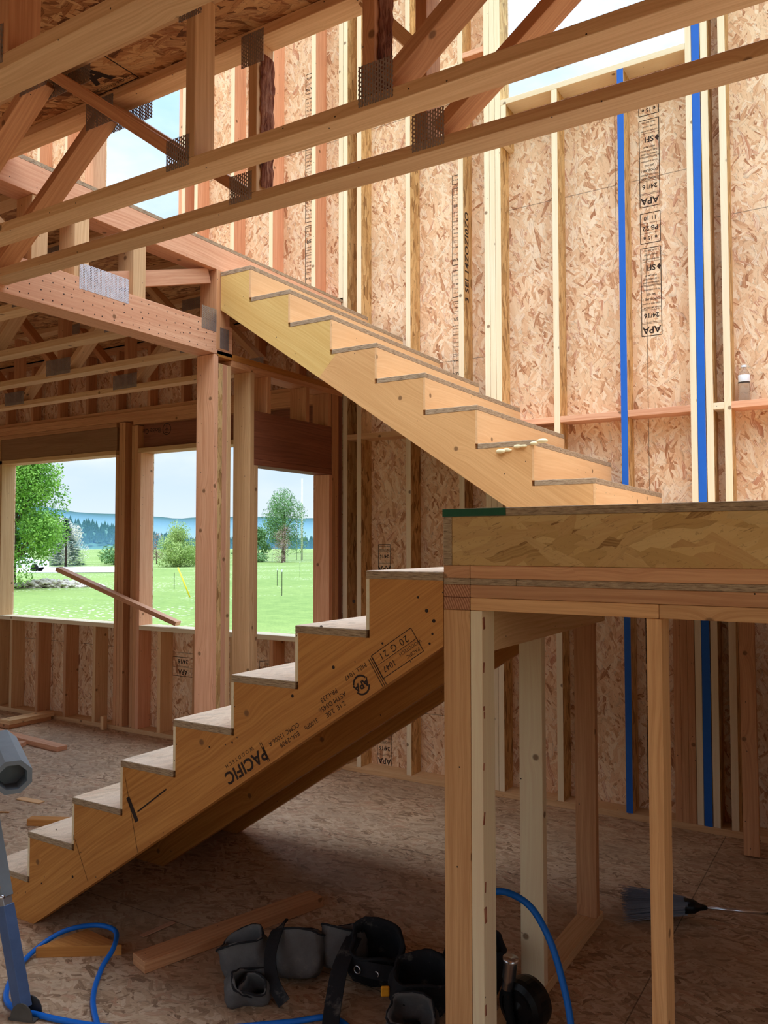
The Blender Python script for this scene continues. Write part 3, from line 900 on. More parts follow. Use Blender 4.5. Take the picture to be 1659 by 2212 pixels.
# mill stamps on the near stringer
c, s = cos(radians(33.5)), sin(radians(33.5))
rt_, up_ = (-c, 0, -s), (s, 0, -c)
sp = lambda X, Z, items: stamp('printed_stamp', (X, 2.2016, Z), rt_, up_, items, near)
sp(-1.93, .834, [('t', 'PACIFIC', 0, .008, .060, 1.04, .0016), ('t', 'WOODTECH', .012, -.030, .019, 1.6)])
sp(-1.842, .895, [('l', -.0, -.03, -.0, .045, .0022), ('l', .007, -.03, .007, .045, .0022)])
sp(-1.738, .953, [('t', 'ESR-2909', .0, .012, .023, 1.1), ('t', 'CCMC 13006-R', .014, -.014, .0225, 1.05)])
sp(-1.64, 1.005, [('t', '3100Fb', 0, .0, .022)])
sp(-1.553, 1.083, [('t', '2.1E  2.0E', 0, .022, .023), ('t', 'ASTM D5456', 0, -.003, .023), ('t', 'PR-L233', -.0, -.028, .023)])
sp(-1.440, 1.152, [('t', 'APA', 0, 0, .034, 1, .0012), ('c', 0, 0, .027, .006, 25, 155), ('c', 0, 0, .027, .006, 205, 335)])
sp(-1.463, 1.193, [('t', 'MILL 1047', 0, 0, .022, 1.05)])
sp(-1.385, 1.194, [('l', 0, -.05, 0, .05, .0025), ('l', -.008, -.05, -.008, .05, .0025), ('l', -.016, -.05, -.016, .05, .0025)])
sp(-1.307, 1.2615, [('r', -.088, -.041, .088, .041, .0024), ('l', -.088, -.004, .088, -.004, .0018), ('t', '20 G 21', 0, -.022, .032, 1.2), ('t', '1047', .045, .018, .027), ('t', 'PACIFIC', -.052, .027, .0155), ('t', 'WOODTECH', -.052, .008, .0155)])
sp(-2.50, .58, [('f', [(-.01, -.05), (.01, -.05), (.012, .05), (-.008, .05)])]); sp(-2.40, .63, [('l', -.10, .0, .09, .006, .006)])
stamp('plywood_seam', (0, 2.2016, 0), (1, 0, 0), (0, 0, 1), [('l', -2.84, .405, -2.755, .25, .0018), ('l', -2.545, .70, -2.468, .42, .0018)], near)
nb = bmesh.new()
for x, zq in ((-1.60, 1.33), (-1.47, 1.42), (-1.72, 1.09), (-1.99, .90), (-1.23, 1.44), (-1.20, 1.40), (-1.18, 1.33), (-2.62, .32), (-2.96, .42), (-2.10, .87), (-1.36, 1.29), (-1.55, 1.20), (-2.85, .25), (-3.05, .18), (-1.175, 1.37), (-1.19, 1.30)):
    bmesh.ops.create_circle(nb, cap_ends=True, segments=9, radius=random.choice((.004, .006)), matrix=Matrix.Translation((x, 0, zq)) @ Matrix.Rotation(pi / 2, 4, 'X'))
tag(link('nail_holes', nb, 'ink', near, (0, 2.2013, 0)), kind='stuff')

# upper flight: climbs to the left from the landing, 8 treads
us = empty('staircase', (-2.2, 4.15, 1.71), 'upper flight of pale plywood stairs climbing left from the landing to the upper floor', 'staircase')
XU = -1.078; ZB = 1.712
tt, rt = .026, .013; P = []
for k in range(1, 9):
    xn = XU - (k - 1) * RUN - rt
    P.append((xn, ZB + (k - 1) * R - (tt if k > 1 else 0))); P.append((xn, ZB + k * R - tt))
P.append((-3.325, ZB + 8 * R - tt))
q0, q1 = (-1.40, ZB), (-3.325, 3.005)
poly = P + [q1, q0]
us_near = None
split = (-2.50, None)
for y in (3.573, 4.14, 4.73):
    if y < 3.6:
        # two-piece stringer with a slanting joint: yellow top extension, tan main board
        jx0, jx1 = -2.485, -2.60     # joint from tread notch down to bottom edge
        topi = [p for p in P if p[0] > jx0 - .001]
        zb = cut(jx1, q0, q1)
        main = topi + [(jx0, ZB + 5 * R - tt), (jx0 - .0, ZB + 5 * R - tt - .01), (jx1, zb), q0]
        ext = [(jx0, ZB + 5 * R - tt)] + [p for p in P if p[0] <= jx0 - .001] + [q1, (jx1, zb)]
        main = topi + [(jx0, ZB + 5 * R - tt), (jx1, zb), q0]
        us_near = prism('stringer', main, -.022, .022, 'lvl_pale', us, (0, y, 0), ang=-sl)
        e = prism('stringer_extension', ext, -.0215, .0215, 'lvl_yellow', us, (0, y, 0), ang=-sl); e['label'] = 'yellower upper piece of the near stringer'
    else: prism('stringer', poly, -.022, .022, 'lvl_pale', us, (0, y, 0), ang=-sl)
for k in range(1, 9):
    xn = XU - (k - 1) * RUN; zz = ZB + k * R
    xe = xn - RUN if k < 8 else -3.326
    bm = box_bm(xn - xe, 1.26, .026, .002, 1)
    for f in bm.faces:
        if abs(f.normal.z) < .8: f.material_index = 1
    link('tread', bm, ['osb_tread', 'osb_edge'], us, ((xn + xe) / 2, 4.18, zz - .013))
    box('riser', xn - .013, xn, 3.55, 4.81, zz - R, zz - .0262, 'ply_riser', us, axis=1)
# squeezed-out glue lumps under some treads
gb = bmesh.new()
for (x, zq) in ((-1.45, 2.065), (-1.40, 2.07), (-1.37, 2.075), (-1.33, 2.082), (-1.49, 2.055), (-1.52, 2.045)):
    for j in range(2):
        bmesh.ops.create_icosphere(gb, subdivisions=2, radius=random.uniform(.008, .016), matrix=Matrix.Translation((x + random.uniform(-.02, .02), random.uniform(-.008, .0), zq + random.uniform(-.006, .006))) @ Matrix.Diagonal((1.6, .6, .7, 1)))
gl = link('glue_drips', gb, 'foam', us_near, (0, 3.55, 0), smooth=True); gl['label'] = 'cream glue squeezed out under a tread'; gl['kind'] = 'stuff'

# ------------------------------------------------------------------ landing platform
ld = empty('landing_platform', (0, 3.5, 1.41), 'square stair landing with green-edged deck, strandboard rim and stacked plates', 'landing')
XE = 1.2
bm = box_bm(XE + 1.142, 2.62, .024, .0015, 0)
for f in bm.faces:
    if abs(f.normal.z) < .8: f.material_index = 1
link('deck_panel', bm, ['osb_tread', 'osb_edge'], ld, ((XE - 1.142) / 2, 3.51, 1.70))
g_ = box('green_edge', -1.1425, -.935, 2.1985, 2.2, 1.6885, 1.7115, 'green_paint', ld, bev=0)
box('rim_joist', -1.112, XE, 2.202, 2.228, 1.541, 1.6875, 'osb_rim', ld)
box('rim_joist', -1.141, -1.1125, 2.201, 4.80, 1.541, 1.6875, 'osb_rim', ld, edge='osb_edge')
x = -.72
while x < XE: box('joist', x, x + .038, 2.23, 4.82, 1.541, 1.6875, 'fir_orange', ld); x += .406
box('end_plate', -1.140, -1.0525, 2.2, 3.52, 1.503, 1.5405, 'fir_orange', ld); box('sheathing_strip', -1.140, -1.0525, 2.2, 3.52, 1.4835, 1.5025, 'osb_edge', ld)
box('plate', -1.051, XE, 2.2, 2.289, 1.503, 1.5405, 'fir_orange', ld)
box('sheathing_strip', -1.051, -.905, 2.2, 2.289, 1.4835, 1.5025, 'osb_edge', ld); box('sheathing_strip', -.904, XE, 2.2, 2.289, 1.4835, 1.5025, 'osb_edge', ld)
box('ledger', -1.0, XE, 4.795, 4.838, 1.48, 1.6875, 'fir_orange', ld)

# support walls under the landing
fw = empty('stud_wall', (0, 2.24, 0), 'low stud wall carrying the front edge of the landing', 'stud wall')
box('top_plate', -1.051, XE, 2.2, 2.289, 1.446, 1.483, 'fir_orange', fw)
box('top_plate', -1.051, -.505, 2.2, 2.289, 1.408, 1.445, 'fir_warm', fw); box('top_plate', -.504, XE, 2.2, 2.289, 1.408, 1.445, 'fir_warm', fw)
box('sole_plate', -1.051, XE, 2.2, 2.289, 0, .038, 'fir_tan', fw)
p_ = box('stud', -1.051, -1.013, 2.2, 2.289, .038, 1.407, 'pale_smooth', fw); p_['label'] = 'pale stud with torn brown bark flecks on its corner'
bmk = bmesh.new()
for zz, hh, ww in ((1.37, .035, .012), (1.10, .02, .006), (1.12, .012, .01), (.80, .035, .008), (.60, .03, .006), (.52, .045, .014), (.25, .03, .008), (1.24, .03, .008), (.95, .02, .006)):
    bmesh.ops.create_cube(bmk, size=1, matrix=Matrix.Translation((0, random.uniform(0, .006), zz)) @ Matrix.Rotation(random.uniform(-.2, .2), 4, 'X') @ Matrix.Diagonal((.002, ww, hh, 1)))
link('bark_flecks', bmk, 'bark', p_, (-1.0125, 2.206, 0))
for x, m in ((-.537, 'fir_warm'), (-.13, 'fir_tan'), (.276, 'fir_tan'), (.68, 'fir_tan')): box('stud', x, x + .038, 2.2, 2.289, .038, 1.407, m, fw)
iw = empty('stud_wall', (-1.09, 2.85, 0), 'low stud wall running back under the left side of the landing', 'stud wall')
box('top_plate', -1.140, -1.0525, 2.2, 3.52, 1.446, 1.483, 'end_grain', iw, axis=1); box('top_plate', -1.140, -1.0525, 2.2, 3.52, 1.408, 1.445, 'end_grain', iw, axis=1)
box('sole_plate', -1.140, -1.0525, 2.2, 3.50, 0, .038, 'fir_tan', iw)
for y, m in ((2.2, 'fir_warm'), (2.79, 'pale_smooth'), (3.41, 'fir_orange')): box('stud', -1.140, -1.0525, y, y + .038, .038, 1.407, m, iw)
box('let_in_brace', -1.0515, -1.030, 2.291, 3.50, 1.275, 1.40, 'fir_tan', iw)

# ------------------------------------------------------------------ loose lumber
def lumber(name, a, b, w, t, m, label, group=None, cat='board', up=(0, 0, 1)):
    o = board(name, a, b, w, t, m, None, up); return tag(o, label, cat, group)


lumber('lumber_offcut', (-6.62, 4.38, .019), (-6.62, 4.80, .019), .14, .036, 'fir_orange', 'short board lying on the floor under the first window, bottom one of a pair')
lumber('lumber_offcut', (-6.60, 4.37, .0565), (-6.60, 4.82, .0565), .14, .036, 'fir_tan', 'short pale board lying on top of another under the first window')
lumber('lumber_board', (-6.75, 4.22, .019), (-5.50, 4.135, .019), .089, .036, 'fir_pink', 'pinkish board flat on the floor in the left room, the longest one there')
lumber('lumber_board', (-6.5, 3.77, .019), (-5.87, 4.05, .019), .089, .036, 'fir_pink', 'pale pink board end lying at the far left edge, nearer than the long board')
lumber('lumber_block', (-5.83, 4.80, .0), (-5.83, 4.80, .115), .04, .04, 'fir_tan', 'small upright wood block standing against the wall plate', cat='block', up=(0, 1, 0))
lumber('leaning_board', (-5.02, 4.88, .953), (-6.15, 4.56, 1.40), .085, .036, 'fir_pink', 'board resting on the window sill and sticking up diagonally into the room')
lumber('floor_board', (-2.433, 2.18, .0225), (-2.195, 2.99, .0225), .10, .043, 'fir_orange', 'splintered board lying on the floor between the stairs and the tool belt')
tri = bmesh.new()
lumber('plywood_strip', (-2.62, 2.36, .004), (-2.60, 2.52, .004), .028, .004, 'ply_edge', 'thin grey wood strip on the floor under the stairs', cat='scrap')
lumber('plywood_scrap', (-4.70, 3.22, .004), (-4.50, 3.24, .004), .05, .006, 'ply_riser', 'small pink wood chip on the floor left of the stairs', cat='scrap')
lumber('wood_splinter', (-4.60, 2.97, .004), (-4.50, 3.02, .004), .012, .004, 'lvl_orange', 'thin dark splinter on the floor left of the stairs', cat='scrap')
lumber('lumber_offcut', (-4.22, 2.96, .02), (-3.85, 3.14, .02), .06, .038, 'lvl_orange', 'brown board end showing behind the second tread of the lower stairs')
lumber('leaning_board', (-.604, 4.585, .01), (-.635, 4.775, 1.46), .075, .036, 'fir_orange', 'reddish board leaning upright on the back wall beneath the landing', up=(0, 1, 0))


def tri_block(name, pts, h, m, label):
    bm = bmesh.new()
    cx = sum(p[0] for p in pts) / 3; cy = sum(p[1] for p in pts) / 3
    A = [bm.verts.new((x - cx, y - cy, 0)) for x, y in pts]; B = [bm.verts.new((x - cx, y - cy, h)) for x, y in pts]
    bm.faces.new(A[::-1]); bm.faces.new(B)
    for i in range(3): bm.faces.new((A[i], A[(i + 1) % 3], B[(i + 1) % 3], B[i]))
    bmesh.ops.recalc_face_normals(bm, faces=bm.faces); bm.normal_update(); uvmap(bm, 0, 3)
    return tag(link(name, bm, m, None, (cx, cy, 0)), label, 'offcut')


tri_block('stair_offcut', [(-2.84, 2.03), (-2.572, 2.218), (-2.80, 2.235)], .04, 'lvl_orange', 'triangular wood offcut on the floor inside the blue hose loop')

# ------------------------------------------------------------------ hose
def hose(name, pts, r, label):
    bm = bmesh.new(); c0 = Vector(pts[0])
    tube_bm(bm, [Vector(p) - c0 for p in smooth_path(pts, 10)], r, 10)
    return tag(link(name, bm, 'hose_blue', None, c0, smooth=True), label, 'hose')


hz = .010
hose('air_hose', [(-1.86, 1.60, hz), (-2.14, 1.78, hz), (-2.38, 1.93, hz), (-2.50, 2.06, .03), (-2.56, 2.17, .054), (-2.66, 2.26, .056), (-2.77, 2.25, .056), (-2.84, 2.15, .052), (-2.85, 2.02, .022), (-2.76, 1.87, hz), (-2.62, 1.77, hz), (-2.45, 1.79, hz), (-2.30, 1.83, hz), (-2.15, 1.87, .02), (-2.0, 1.93, hz), (-1.89, 2.05, hz), (-1.72, 2.20, hz), (-1.63, 2.285, hz), (-1.53, 2.27, hz), (-1.42, 2.17, hz), (-1.30, 2.05, hz)], .0098,
     'blue air hose looping on the floor at the lower left')
hose('air_hose', [(-1.13, 2.42, .45), (-1.08, 2.42, .497), (-1.02, 2.42, .505), (-.95, 2.42, .475), (-.885, 2.40, .40), (-.84, 2.38, .30), (-.81, 2.36, .20), (-.80, 2.34, .08), (-.79, 2.25, .0095), (-.74, 1.95, .0095), (-.7, 1.6, .0095)], .0105,
     'blue air hose arching up behind the landing post')

# ------------------------------------------------------------------ saw stand at the left edge
ss = empty('saw_stand', (-2.56, 1.76, 0), 'blue-grey steel folding tool stand at the left edge with an angled leg', 'tool stand')
A, B = Vector((-2.535, 1.765, .025)), Vector((-2.645, 1.765, .345))
board('leg', A, B, .04, .05, 'steel_blue', ss, up=(1, 0, 0))
board('leg_sleeve', B - (B - A) * .04, B + (B - A) * .10, .034, .044, 'steel', ss, up=(1, 0, 0))
up2 = B + (B - A) * .08
board('upper_leg', up2, up2 + (B - A) * .95, .042, .054, 'grey_paint', ss, up=(1, 0, 0))
board('warning_label', up2 + (B - A) * .10 + Vector((0, -.022, 0)), up2 + (B - A) * .36 + Vector((0, -.022, 0)), .002, .05, 'orange_label', ss, up=(1, 0, 0))
bm = bmesh.new(); tube_bm(bm, [(-.03, 0, 0), (.035, 0, 0.01)], .006, 8); link('lock_pin', bm, 'chrome', ss, up2 + Vector((0, -.024, .005)), smooth=True)
# foot: pivoting bracket with a flat sole
bm = bmesh.new()
for yy in (-.026, .026):
    pr = []
    for k in range(9):
        a = pi * k / 8; pr.append((.042 * cos(a), .008 + .052 * sin(a)))
    pr = [(.042, 0)] + pr + [(-.042, 0)]
    Aa = [bm.verts.new((x, yy - .0018, z_)) for x, z_ in pr]; Bb = [bm.verts.new((x, yy + .0018, z_)) for x, z_ in pr]
    bm.faces.new(Aa); bm.faces.new(Bb[::-1])
    for i in range(len(pr)): bm.faces.new((Aa[i], Bb[i], Bb[(i + 1) % len(pr)], Aa[(i + 1) % len(pr)]))
bmesh.ops.create_cube(bm, size=1, matrix=Matrix.Translation((0, 0, .004)) @ Matrix.Diagonal((.10, .056, .006, 1)))
bmesh.ops.recalc_face_normals(bm, faces=bm.faces)
link('foot', bm, 'steel_dark', ss, (-2.515, 1.765, 0), Quaternion((0, 0, 1), .35))
# rail end: octagonal hollow cap
rb = bmesh.new(); oc = [(cos(2 * pi * (k + .5) / 8) * .068, sin(2 * pi * (k + .5) / 8) * .062) for k in range(8)]
i1 = [rb.verts.new((0, y, z_)) for y, z_ in oc]; i2 = [rb.verts.new((0, y * .74, z_ * .74)) for y, z_ in oc]; i3 = [rb.verts.new((-.09, y * .74, z_ * .74)) for y, z_ in oc]; i4 = [rb.verts.new((-.55, y, z_)) for y, z_ in oc]
for k in range(8):
    j = (k + 1) % 8
    rb.faces.new((i1[k], i1[j], i2[j], i2[k])); rb.faces.new((i2[k], i2[j], i3[j], i3[k])); rb.faces.new((i1[j], i1[k], i4[k], i4[j]))
rb.faces.new(i3); rb.faces.new(i4[::-1]); bmesh.ops.recalc_face_normals(rb, faces=rb.faces)
link('rail', rb, 'grey_paint', ss, (-2.635, 1.78, .783), Quaternion((0, 0, 1), -.5))['label'] = 'grey octagonal rail end'

# ------------------------------------------------------------------ water bottle on the blocking
wb = empty('water_bottle', (-.64, 4.905, 2.404), 'clear plastic water bottle standing on the pink blocking at the right', 'bottle')
pm, g, b = mat('clear_plastic')
b.inputs['Base Color'].default_value = (.93, .95, .97, 1); b.inputs['Roughness'].default_value = .06; b.inputs['Transmission Weight'].default_value = .96; b.inputs['IOR'].default_value = 1.18; M['clear_plastic'] = pm
pf = [(.0, 0), (.026, 0), (.031, .006), (.031, .035)]
for k in range(7): pf += [(.0275, .040 + k * .0105), (.031, .045 + k * .0105)]
pf += [(.0315, .125), (.0315, .150), (.026, .165), (.0125, .190), (.0125, .198)]
link('body', lathe_bm(pf), 'clear_plastic', wb, wloc(wb), smooth=True)
link('cap', lathe_bm([(0, .196), (.0145, .196), (.0145, .208), (0, .208)]), 'white_paint', wb, wloc(wb))
link('label_band', lathe_bm([(.0318, .112), (.0322, .113), (.0322, .150), (.0318, .151)]), 'white_paint', wb, wloc(wb), smooth=True)

# ------------------------------------------------------------------ broom
br = empty('broom', (-.85, 3.62, .04), 'angled broom with grey bristles and chrome handle lying on the floor under the landing', 'broom')
hd = Vector((-.70, 3.70, .06)); tip = Vector((-.43, 3.79, .06)); dr = (tip - hd).normalized()
bm = bmesh.new(); tube_bm(bm, [Vector((0, 0, 0)), (tip - hd)], .0075, 12); link('handle', bm, 'chrome', br, hd, smooth=True)
bm = bmesh.new(); tube_bm(bm, [Vector((0, 0, 0)), dr * .55], .0125, 12); link('grip', bm, 'black_rubber', br, tip, smooth=True)
bm = bmesh.new(); tube_bm(bm, [dr * .03, dr * 0, dr * -.02, dr * -.06], [.011, .02, .036, .042], 14)
for v in bm.verts: v.co.z *= .75
link('head', bm, 'black_plastic', br, hd, smooth=True)
bm = bmesh.new(); sd = Vector((-dr.y, dr.x, 0))
for k in range(420):
    u, v = random.uniform(-1, 1), random.uniform(-1, 1)
    a = sd * u * .036 + Vector((0, 0, v * .026)); e = -dr * random.uniform(.22, .27) + sd * (u * .115 + .01) + Vector((0, 0, v * .035 - .015))
    e.z = max(e.z, -.058)
    tube_bm(bm, [a, (a + e) * .5 + Vector((0, 0, .004)), e], [.0011, .001, .0006], 3, caps=False)
tag(link('bristles', bm, plain('bristle', srgb(120, 124, 134), .6), br, hd - dr * .05), kind='stuff')

# ------------------------------------------------------------------ coil nailer behind the post
cn = empty('nail_gun', (-1.12, 2.6, 0), 'black coil nail gun with a silver air fitting standing behind the landing post', 'nail gun')
dz = .16
bm = lathe_bm([(0, -.045), (.066, -.045), (.078, -.036), (.082, -.018), (.082, .018), (.078, .036), (.060, .045), (.060, .040), (.02, .040), (0, .046)], 40)
bmesh.ops.rotate(bm, verts=bm.verts, matrix=Matrix.Rotation(pi / 2, 3, 'X') @ Matrix.Rotation(0, 3, 'Z'))
MG = (-1.02, 2.53, .115)
mg = link('magazine', bm, 'black_plastic', cn, MG, Quaternion((0, 0, 1), -.25), smooth=False)
for a0, a1 in ((20, 80), (100, 160), (200, 260), (280, 340)):
    bm = bmesh.new(); pts = [Vector((.05 * cos(radians(a)), -.046, .05 * sin(radians(a)))) for a in (a0, (a0 + a1) / 2, a1)]
    tube_bm(bm, smooth_path(pts, 4), .0022, 5); link('cover_rib', bm, 'black_rubber', mg, MG)
bm = bmesh.new(); tube_bm(bm, [(0, 0, 0), (.004, 0, .03), (.006, 0, .034), (.012, 0, .085), (.012, 0, .09), (.013, 0, .10)], [.018, .018, .022, .022, .026, .026], 18)
link('air_fitting', bm, 'chrome', cn, (-1.065, 2.49, .17), smooth=True)
bm = bmesh.new(); pts = []; rr = []
for k in range(29):
    t = k / 28; pts.append(Vector((.05 * t * t - .0, -.02 * t, -.19 * t))); rr.append(.0155 if k % 2 else .013)
tube_bm(bm, pts, rr, 14); link('handle', bm, 'black_rubber', cn, (-1.063, 2.49, .172), smooth=True)

# ------------------------------------------------------------------ tool belt
def pouch(name, c, w, d, h, rotz, tilt, m, parent, lean=0.0, label=None):
    """open canvas pouch: belly wider than its mouth, thick rim, sagging walls"""
    bm = bmesh.new(); seg = 20; rows = []
    prof = [(0, .0), (.72, .0), (.95, .12), (1.06, .38), (1.0, .7), (.92, .93), (.96, 1.0), (.86, 1.0), (.80, .9), (.82, .45), (.3, .18)]
    rnd_ = random.Random(int(c[0] * -1000) + int(w * 10000))
    ph = rnd_.uniform(0, 6)
    for r, zf in prof:
        row = []
        for k in range(seg):
            a = 2 * pi * k / seg; ca, sa = cos(a), sin(a)
            ex = abs(ca) ** .6 * (1 if ca > 0 else -1); ey = abs(sa) ** .6 * (1 if sa > 0 else -1)
            wv = 1 + .07 * sin(3 * a + ph + zf * 3) + .04 * sin(7 * a + ph * 2 + zf * 5)
            row.append(bm.verts.new((ex * w / 2 * r * wv + lean * zf * h, ey * d / 2 * r * wv, zf * h + .012 * sin(2 * a + ph) * (zf > .8))))
        rows.append(row)
    for a, b in zip(rows, rows[1:]):
        for k in range(seg): bm.faces.new((a[k], a[(k + 1) % seg], b[(k + 1) % seg], b[k]))
    bmesh.ops.remove_doubles(bm, verts=bm.verts, dist=1e-5)
    bm.faces.new(rows[-1][::-1])
    bmesh.ops.subdivide_edges(bm, edges=bm.edges[:], cuts=1, use_grid_fill=True, smooth=.4)
    for v in bm.verts:
        v.co += Vector((sin(v.co.z * 90 + v.co.y * 60), sin(v.co.x * 75 + ph), sin(v.co.x * 50 + v.co.y * 80))) * .0022
    q = Quaternion((0, 0, 1), rotz) @ Quaternion(Vector(tilt[:3]).normalized(), tilt[3])
    o = link(name, bm, m, parent, c, q, smooth=True)
    if label: o['label'] = label
    rb_ = bmesh.new(); pts = []
    for k in range(seg + 1):
        a = 2 * pi * k / seg; ca, sa = cos(a), sin(a)
        ex = abs(ca) ** .6 * (1 if ca > 0 else -1); ey = abs(sa) ** .6 * (1 if sa > 0 else -1)
        wv = 1 + .07 * sin(3 * a + ph + 3) + .04 * sin(7 * a + ph * 2 + 5)
        pts.append((ex * w / 2 * .95 * wv + lean * h, ey * d / 2 * .95 * wv, h * .985 + .012 * sin(2 * a + ph)))
    tube_bm(rb_, pts, .0042, 6, caps=False)
    bi = link('binding', rb_, 'canvas_black', None, (0, 0, 0), smooth=True); bi.parent = o
    return o


tb = empty('tool_belt', (-1.75, 2.45, 0), 'dark canvas tool belt with open pouches and an eyeleted strap lying on the floor', 'tool belt')
pouch('pouch', (-2.03, 2.36, .015), .18, .13, .135, .5, (0, 1, 0, -.35), 'canvas', tb)
pouch('pouch', (-1.965, 2.23, .012), .15, .10, .10, .9, (1, .4, 0, .7), 'canvas', tb)
pouch('pouch', (-1.86, 2.42, .02), .18, .12, .15, .55, (1, 0, 0, -.45), 'canvas', tb)
pouch('pouch', (-1.76, 2.56, .02), .17, .13, .14, .5, (1, 0, 0, -.35), 'canvas', tb)
pouch('pouch', (-1.66, 2.62, .02), .20, .17, .165, .5, (1, .2, 0, .55), 'canvas_black', tb, label='large open black pouch')
pouch('pouch', (-1.90, 2.26, .012), .10, .07, .10, .2, (1, 0, 0, .7), 'canvas', tb)


def strap(name, pts, w, t, m, parent, nrm=(0, 0, 1)):
    P_ = smooth_path(pts, 8); bm = bmesh.new(); prev = None; N = Vector(nrm)
    for i, p in enumerate(P_):
        tg = (P_[min(i + 1, len(P_) - 1)] - P_[max(i - 1, 0)]).normalized()
        s_ = tg.cross(N).normalized(); n_ = s_.cross(tg)
        r = [bm.verts.new(p + s_ * w / 2 * a + n_ * t / 2 * b_) for a, b_ in ((-1, -1), (1, -1), (1, 1), (-1, 1))]
        if prev:
            for k in range(4): bm.faces.new((prev[k], prev[(k + 1) % 4], r[(k + 1) % 4], r[k]))
        else: bm.faces.new(r[::-1])
        prev = r
    bm.faces.new(prev); bmesh.ops.recalc_face_normals(bm, faces=bm.faces)
    return link(name, bm, m, parent, (0, 0, 0))


s1 = strap('strap', [(-1.99, 2.50, .15), (-1.94, 2.40, .18), (-1.90, 2.31, .14), (-1.84, 2.25, .09), (-1.78, 2.24, .035)], .045, .006, 'canvas_black', tb, (.3, -1, .5))
s2 = strap('strap', [(-1.70, 2.55, .15), (-1.67, 2.42, .11), (-1.63, 2.32, .05), (-1.575, 2.22, .012), (-1.53, 2.16, .008)], .06, .006, 'canvas_black', tb, (.2, -1, .8))
s3 = strap('belt', [(-1.66, 2.46, .10), (-1.56, 2.48, .095), (-1.46, 2.55, .07), (-1.38, 2.60, .03)], .05, .006, 'canvas_black', tb, (.1, -1, .35))
for k, t in enumerate((0, .33, .62, .9)):
    p = Vector((-1.62 + .19 * t, 2.458 + .085 * t, .098 - .035 * t))
    bm = bmesh.new(); r0 = .013 if k == 0 else .009
    tube_bm(bm, [Vector((r0 * cos(2 * pi * j / 14), 0, r0 * sin(2 * pi * j / 14))) for j in range(15)], .0025, 6, caps=False)
    link('eyelet', bm, 'chrome', tb, p + Vector((0, -.008, 0)), smooth=True)
bm = bmesh.new(); tube_bm(bm, smooth_path([(0, 0, 0), (.03, 0, .02), (.05, 0, -.005), (.03, 0, -.03), (0, 0, -.02)], 5), .0028, 7); link('buckle', bm, 'steel', tb, (-1.52, 2.22, .03), smooth=True)
# second bag
tb2 = empty('tool_bag', (-1.35, 2.58, 0), 'slumped dark canvas tool bag partly hidden behind the landing post', 'tool bag')
pouch('pouch', (-1.40, 2.50, .012), .20, .15, .16, .7, (1, 0, 0, .35), 'canvas_black', tb2)
pouch('pouch', (-1.28, 2.62, .012), .20, .16, .22, .6, (0, 1, 0, .2), 'canvas_black', tb2)
pouch('pouch', (-1.35, 2.37, .012), .16, .12, .10, .4, (1, 0, 0, .5), 'canvas', tb2)
bm = box_bm(.03, .012, .035, .004); link('clip', bm, 'orange_label', tb2, (-1.485, 2.42, .075), Quaternion((0, 0, 1), .6))['label'] = 'orange clip'

# ==================================================================== OUTSIDE
GZ = -.5
bm = bmesh.new(); bmesh.ops.create_grid(bm, x_segments=1, y_segments=1, size=4000); gr_ = link('ground', bm, 'grass', None, (0, 0, GZ)); tag(gr_, kind='structure')
bm = bmesh.new()
v = [bm.verts.new(p) for p in ((-140, 20, 0), (-20, 80, 0), (-20, 103, 0), (-140, 45, 0))]
yd = bmesh.new()
bmesh.ops.create_grid(yd, x_segments=24, y_segments=24, size=1, matrix=Matrix.Translation((-6, -6, .02)) @ Matrix.Diagonal((20, 19, 1, 1)))
for v in yd.verts:
    if max(abs(v.co.x + 6) / 20, abs(v.co.y + 6) / 19) > .95: v.co += Vector((random.uniform(-1.5, 1.5), random.uniform(-1.5, 1.5), -.03))
tag(link('unseen_dirt_yard', yd, 'dirt', None, (0, 0, GZ)), kind='structure')  # unseen bare ground, added to keep green grass bounce out of the rooms
# gravel drive, seen through the first window
dv = bmesh.new(); L_ = [(-100, 15), (-55.5, 41), (-51, 44.8), (-60, 54.8), (-66, 55.5), (-120, 24)]
vs = [dv.verts.new((x, y, .03)) for x, y in L_]; f = dv.faces.new(vs); bmesh.ops.triangulate(dv, faces=[f]); bm.free()
tag(link('gravel_drive', dv, 'gravel', None, (0, 0, GZ)), kind='structure')


def ridge(name, R0, h_fn, a0, a1, m, depth, n=120, rough=0, label=None, cat=None, kind=None):
    """hill strip: angular range (deg from +Y towards -X), height by angle; real slope with depth"""
    bm = bmesh.new(); rows = []
    for i in range(n + 1):
        a = radians(a0 + (a1 - a0) * i / n); h = h_fn(math.degrees(a)) + (random.uniform(-rough, rough) if rough else 0)
        d = Vector((-sin(a), cos(a), 0))
        rows.append([bm.verts.new(d * (R0 - depth) + Vector((0, 0, -6))), bm.verts.new(d * (R0 - depth * .45) + Vector((0, 0, h * .55))), bm.verts.new(d * R0 + Vector((0, 0, h))), bm.verts.new(d * (R0 + depth) + Vector((0, 0, -6)))])
    for a, b in zip(rows, rows[1:]):
        for k in range(3): bm.faces.new((a[k], b[k], b[k + 1], a[k + 1]))
    bmesh.ops.recalc_face_normals(bm, faces=bm.faces)
    o = link(name, bm, m, None, (0, 0, GZ), smooth=True); tag(o, label, cat, None, kind); return o


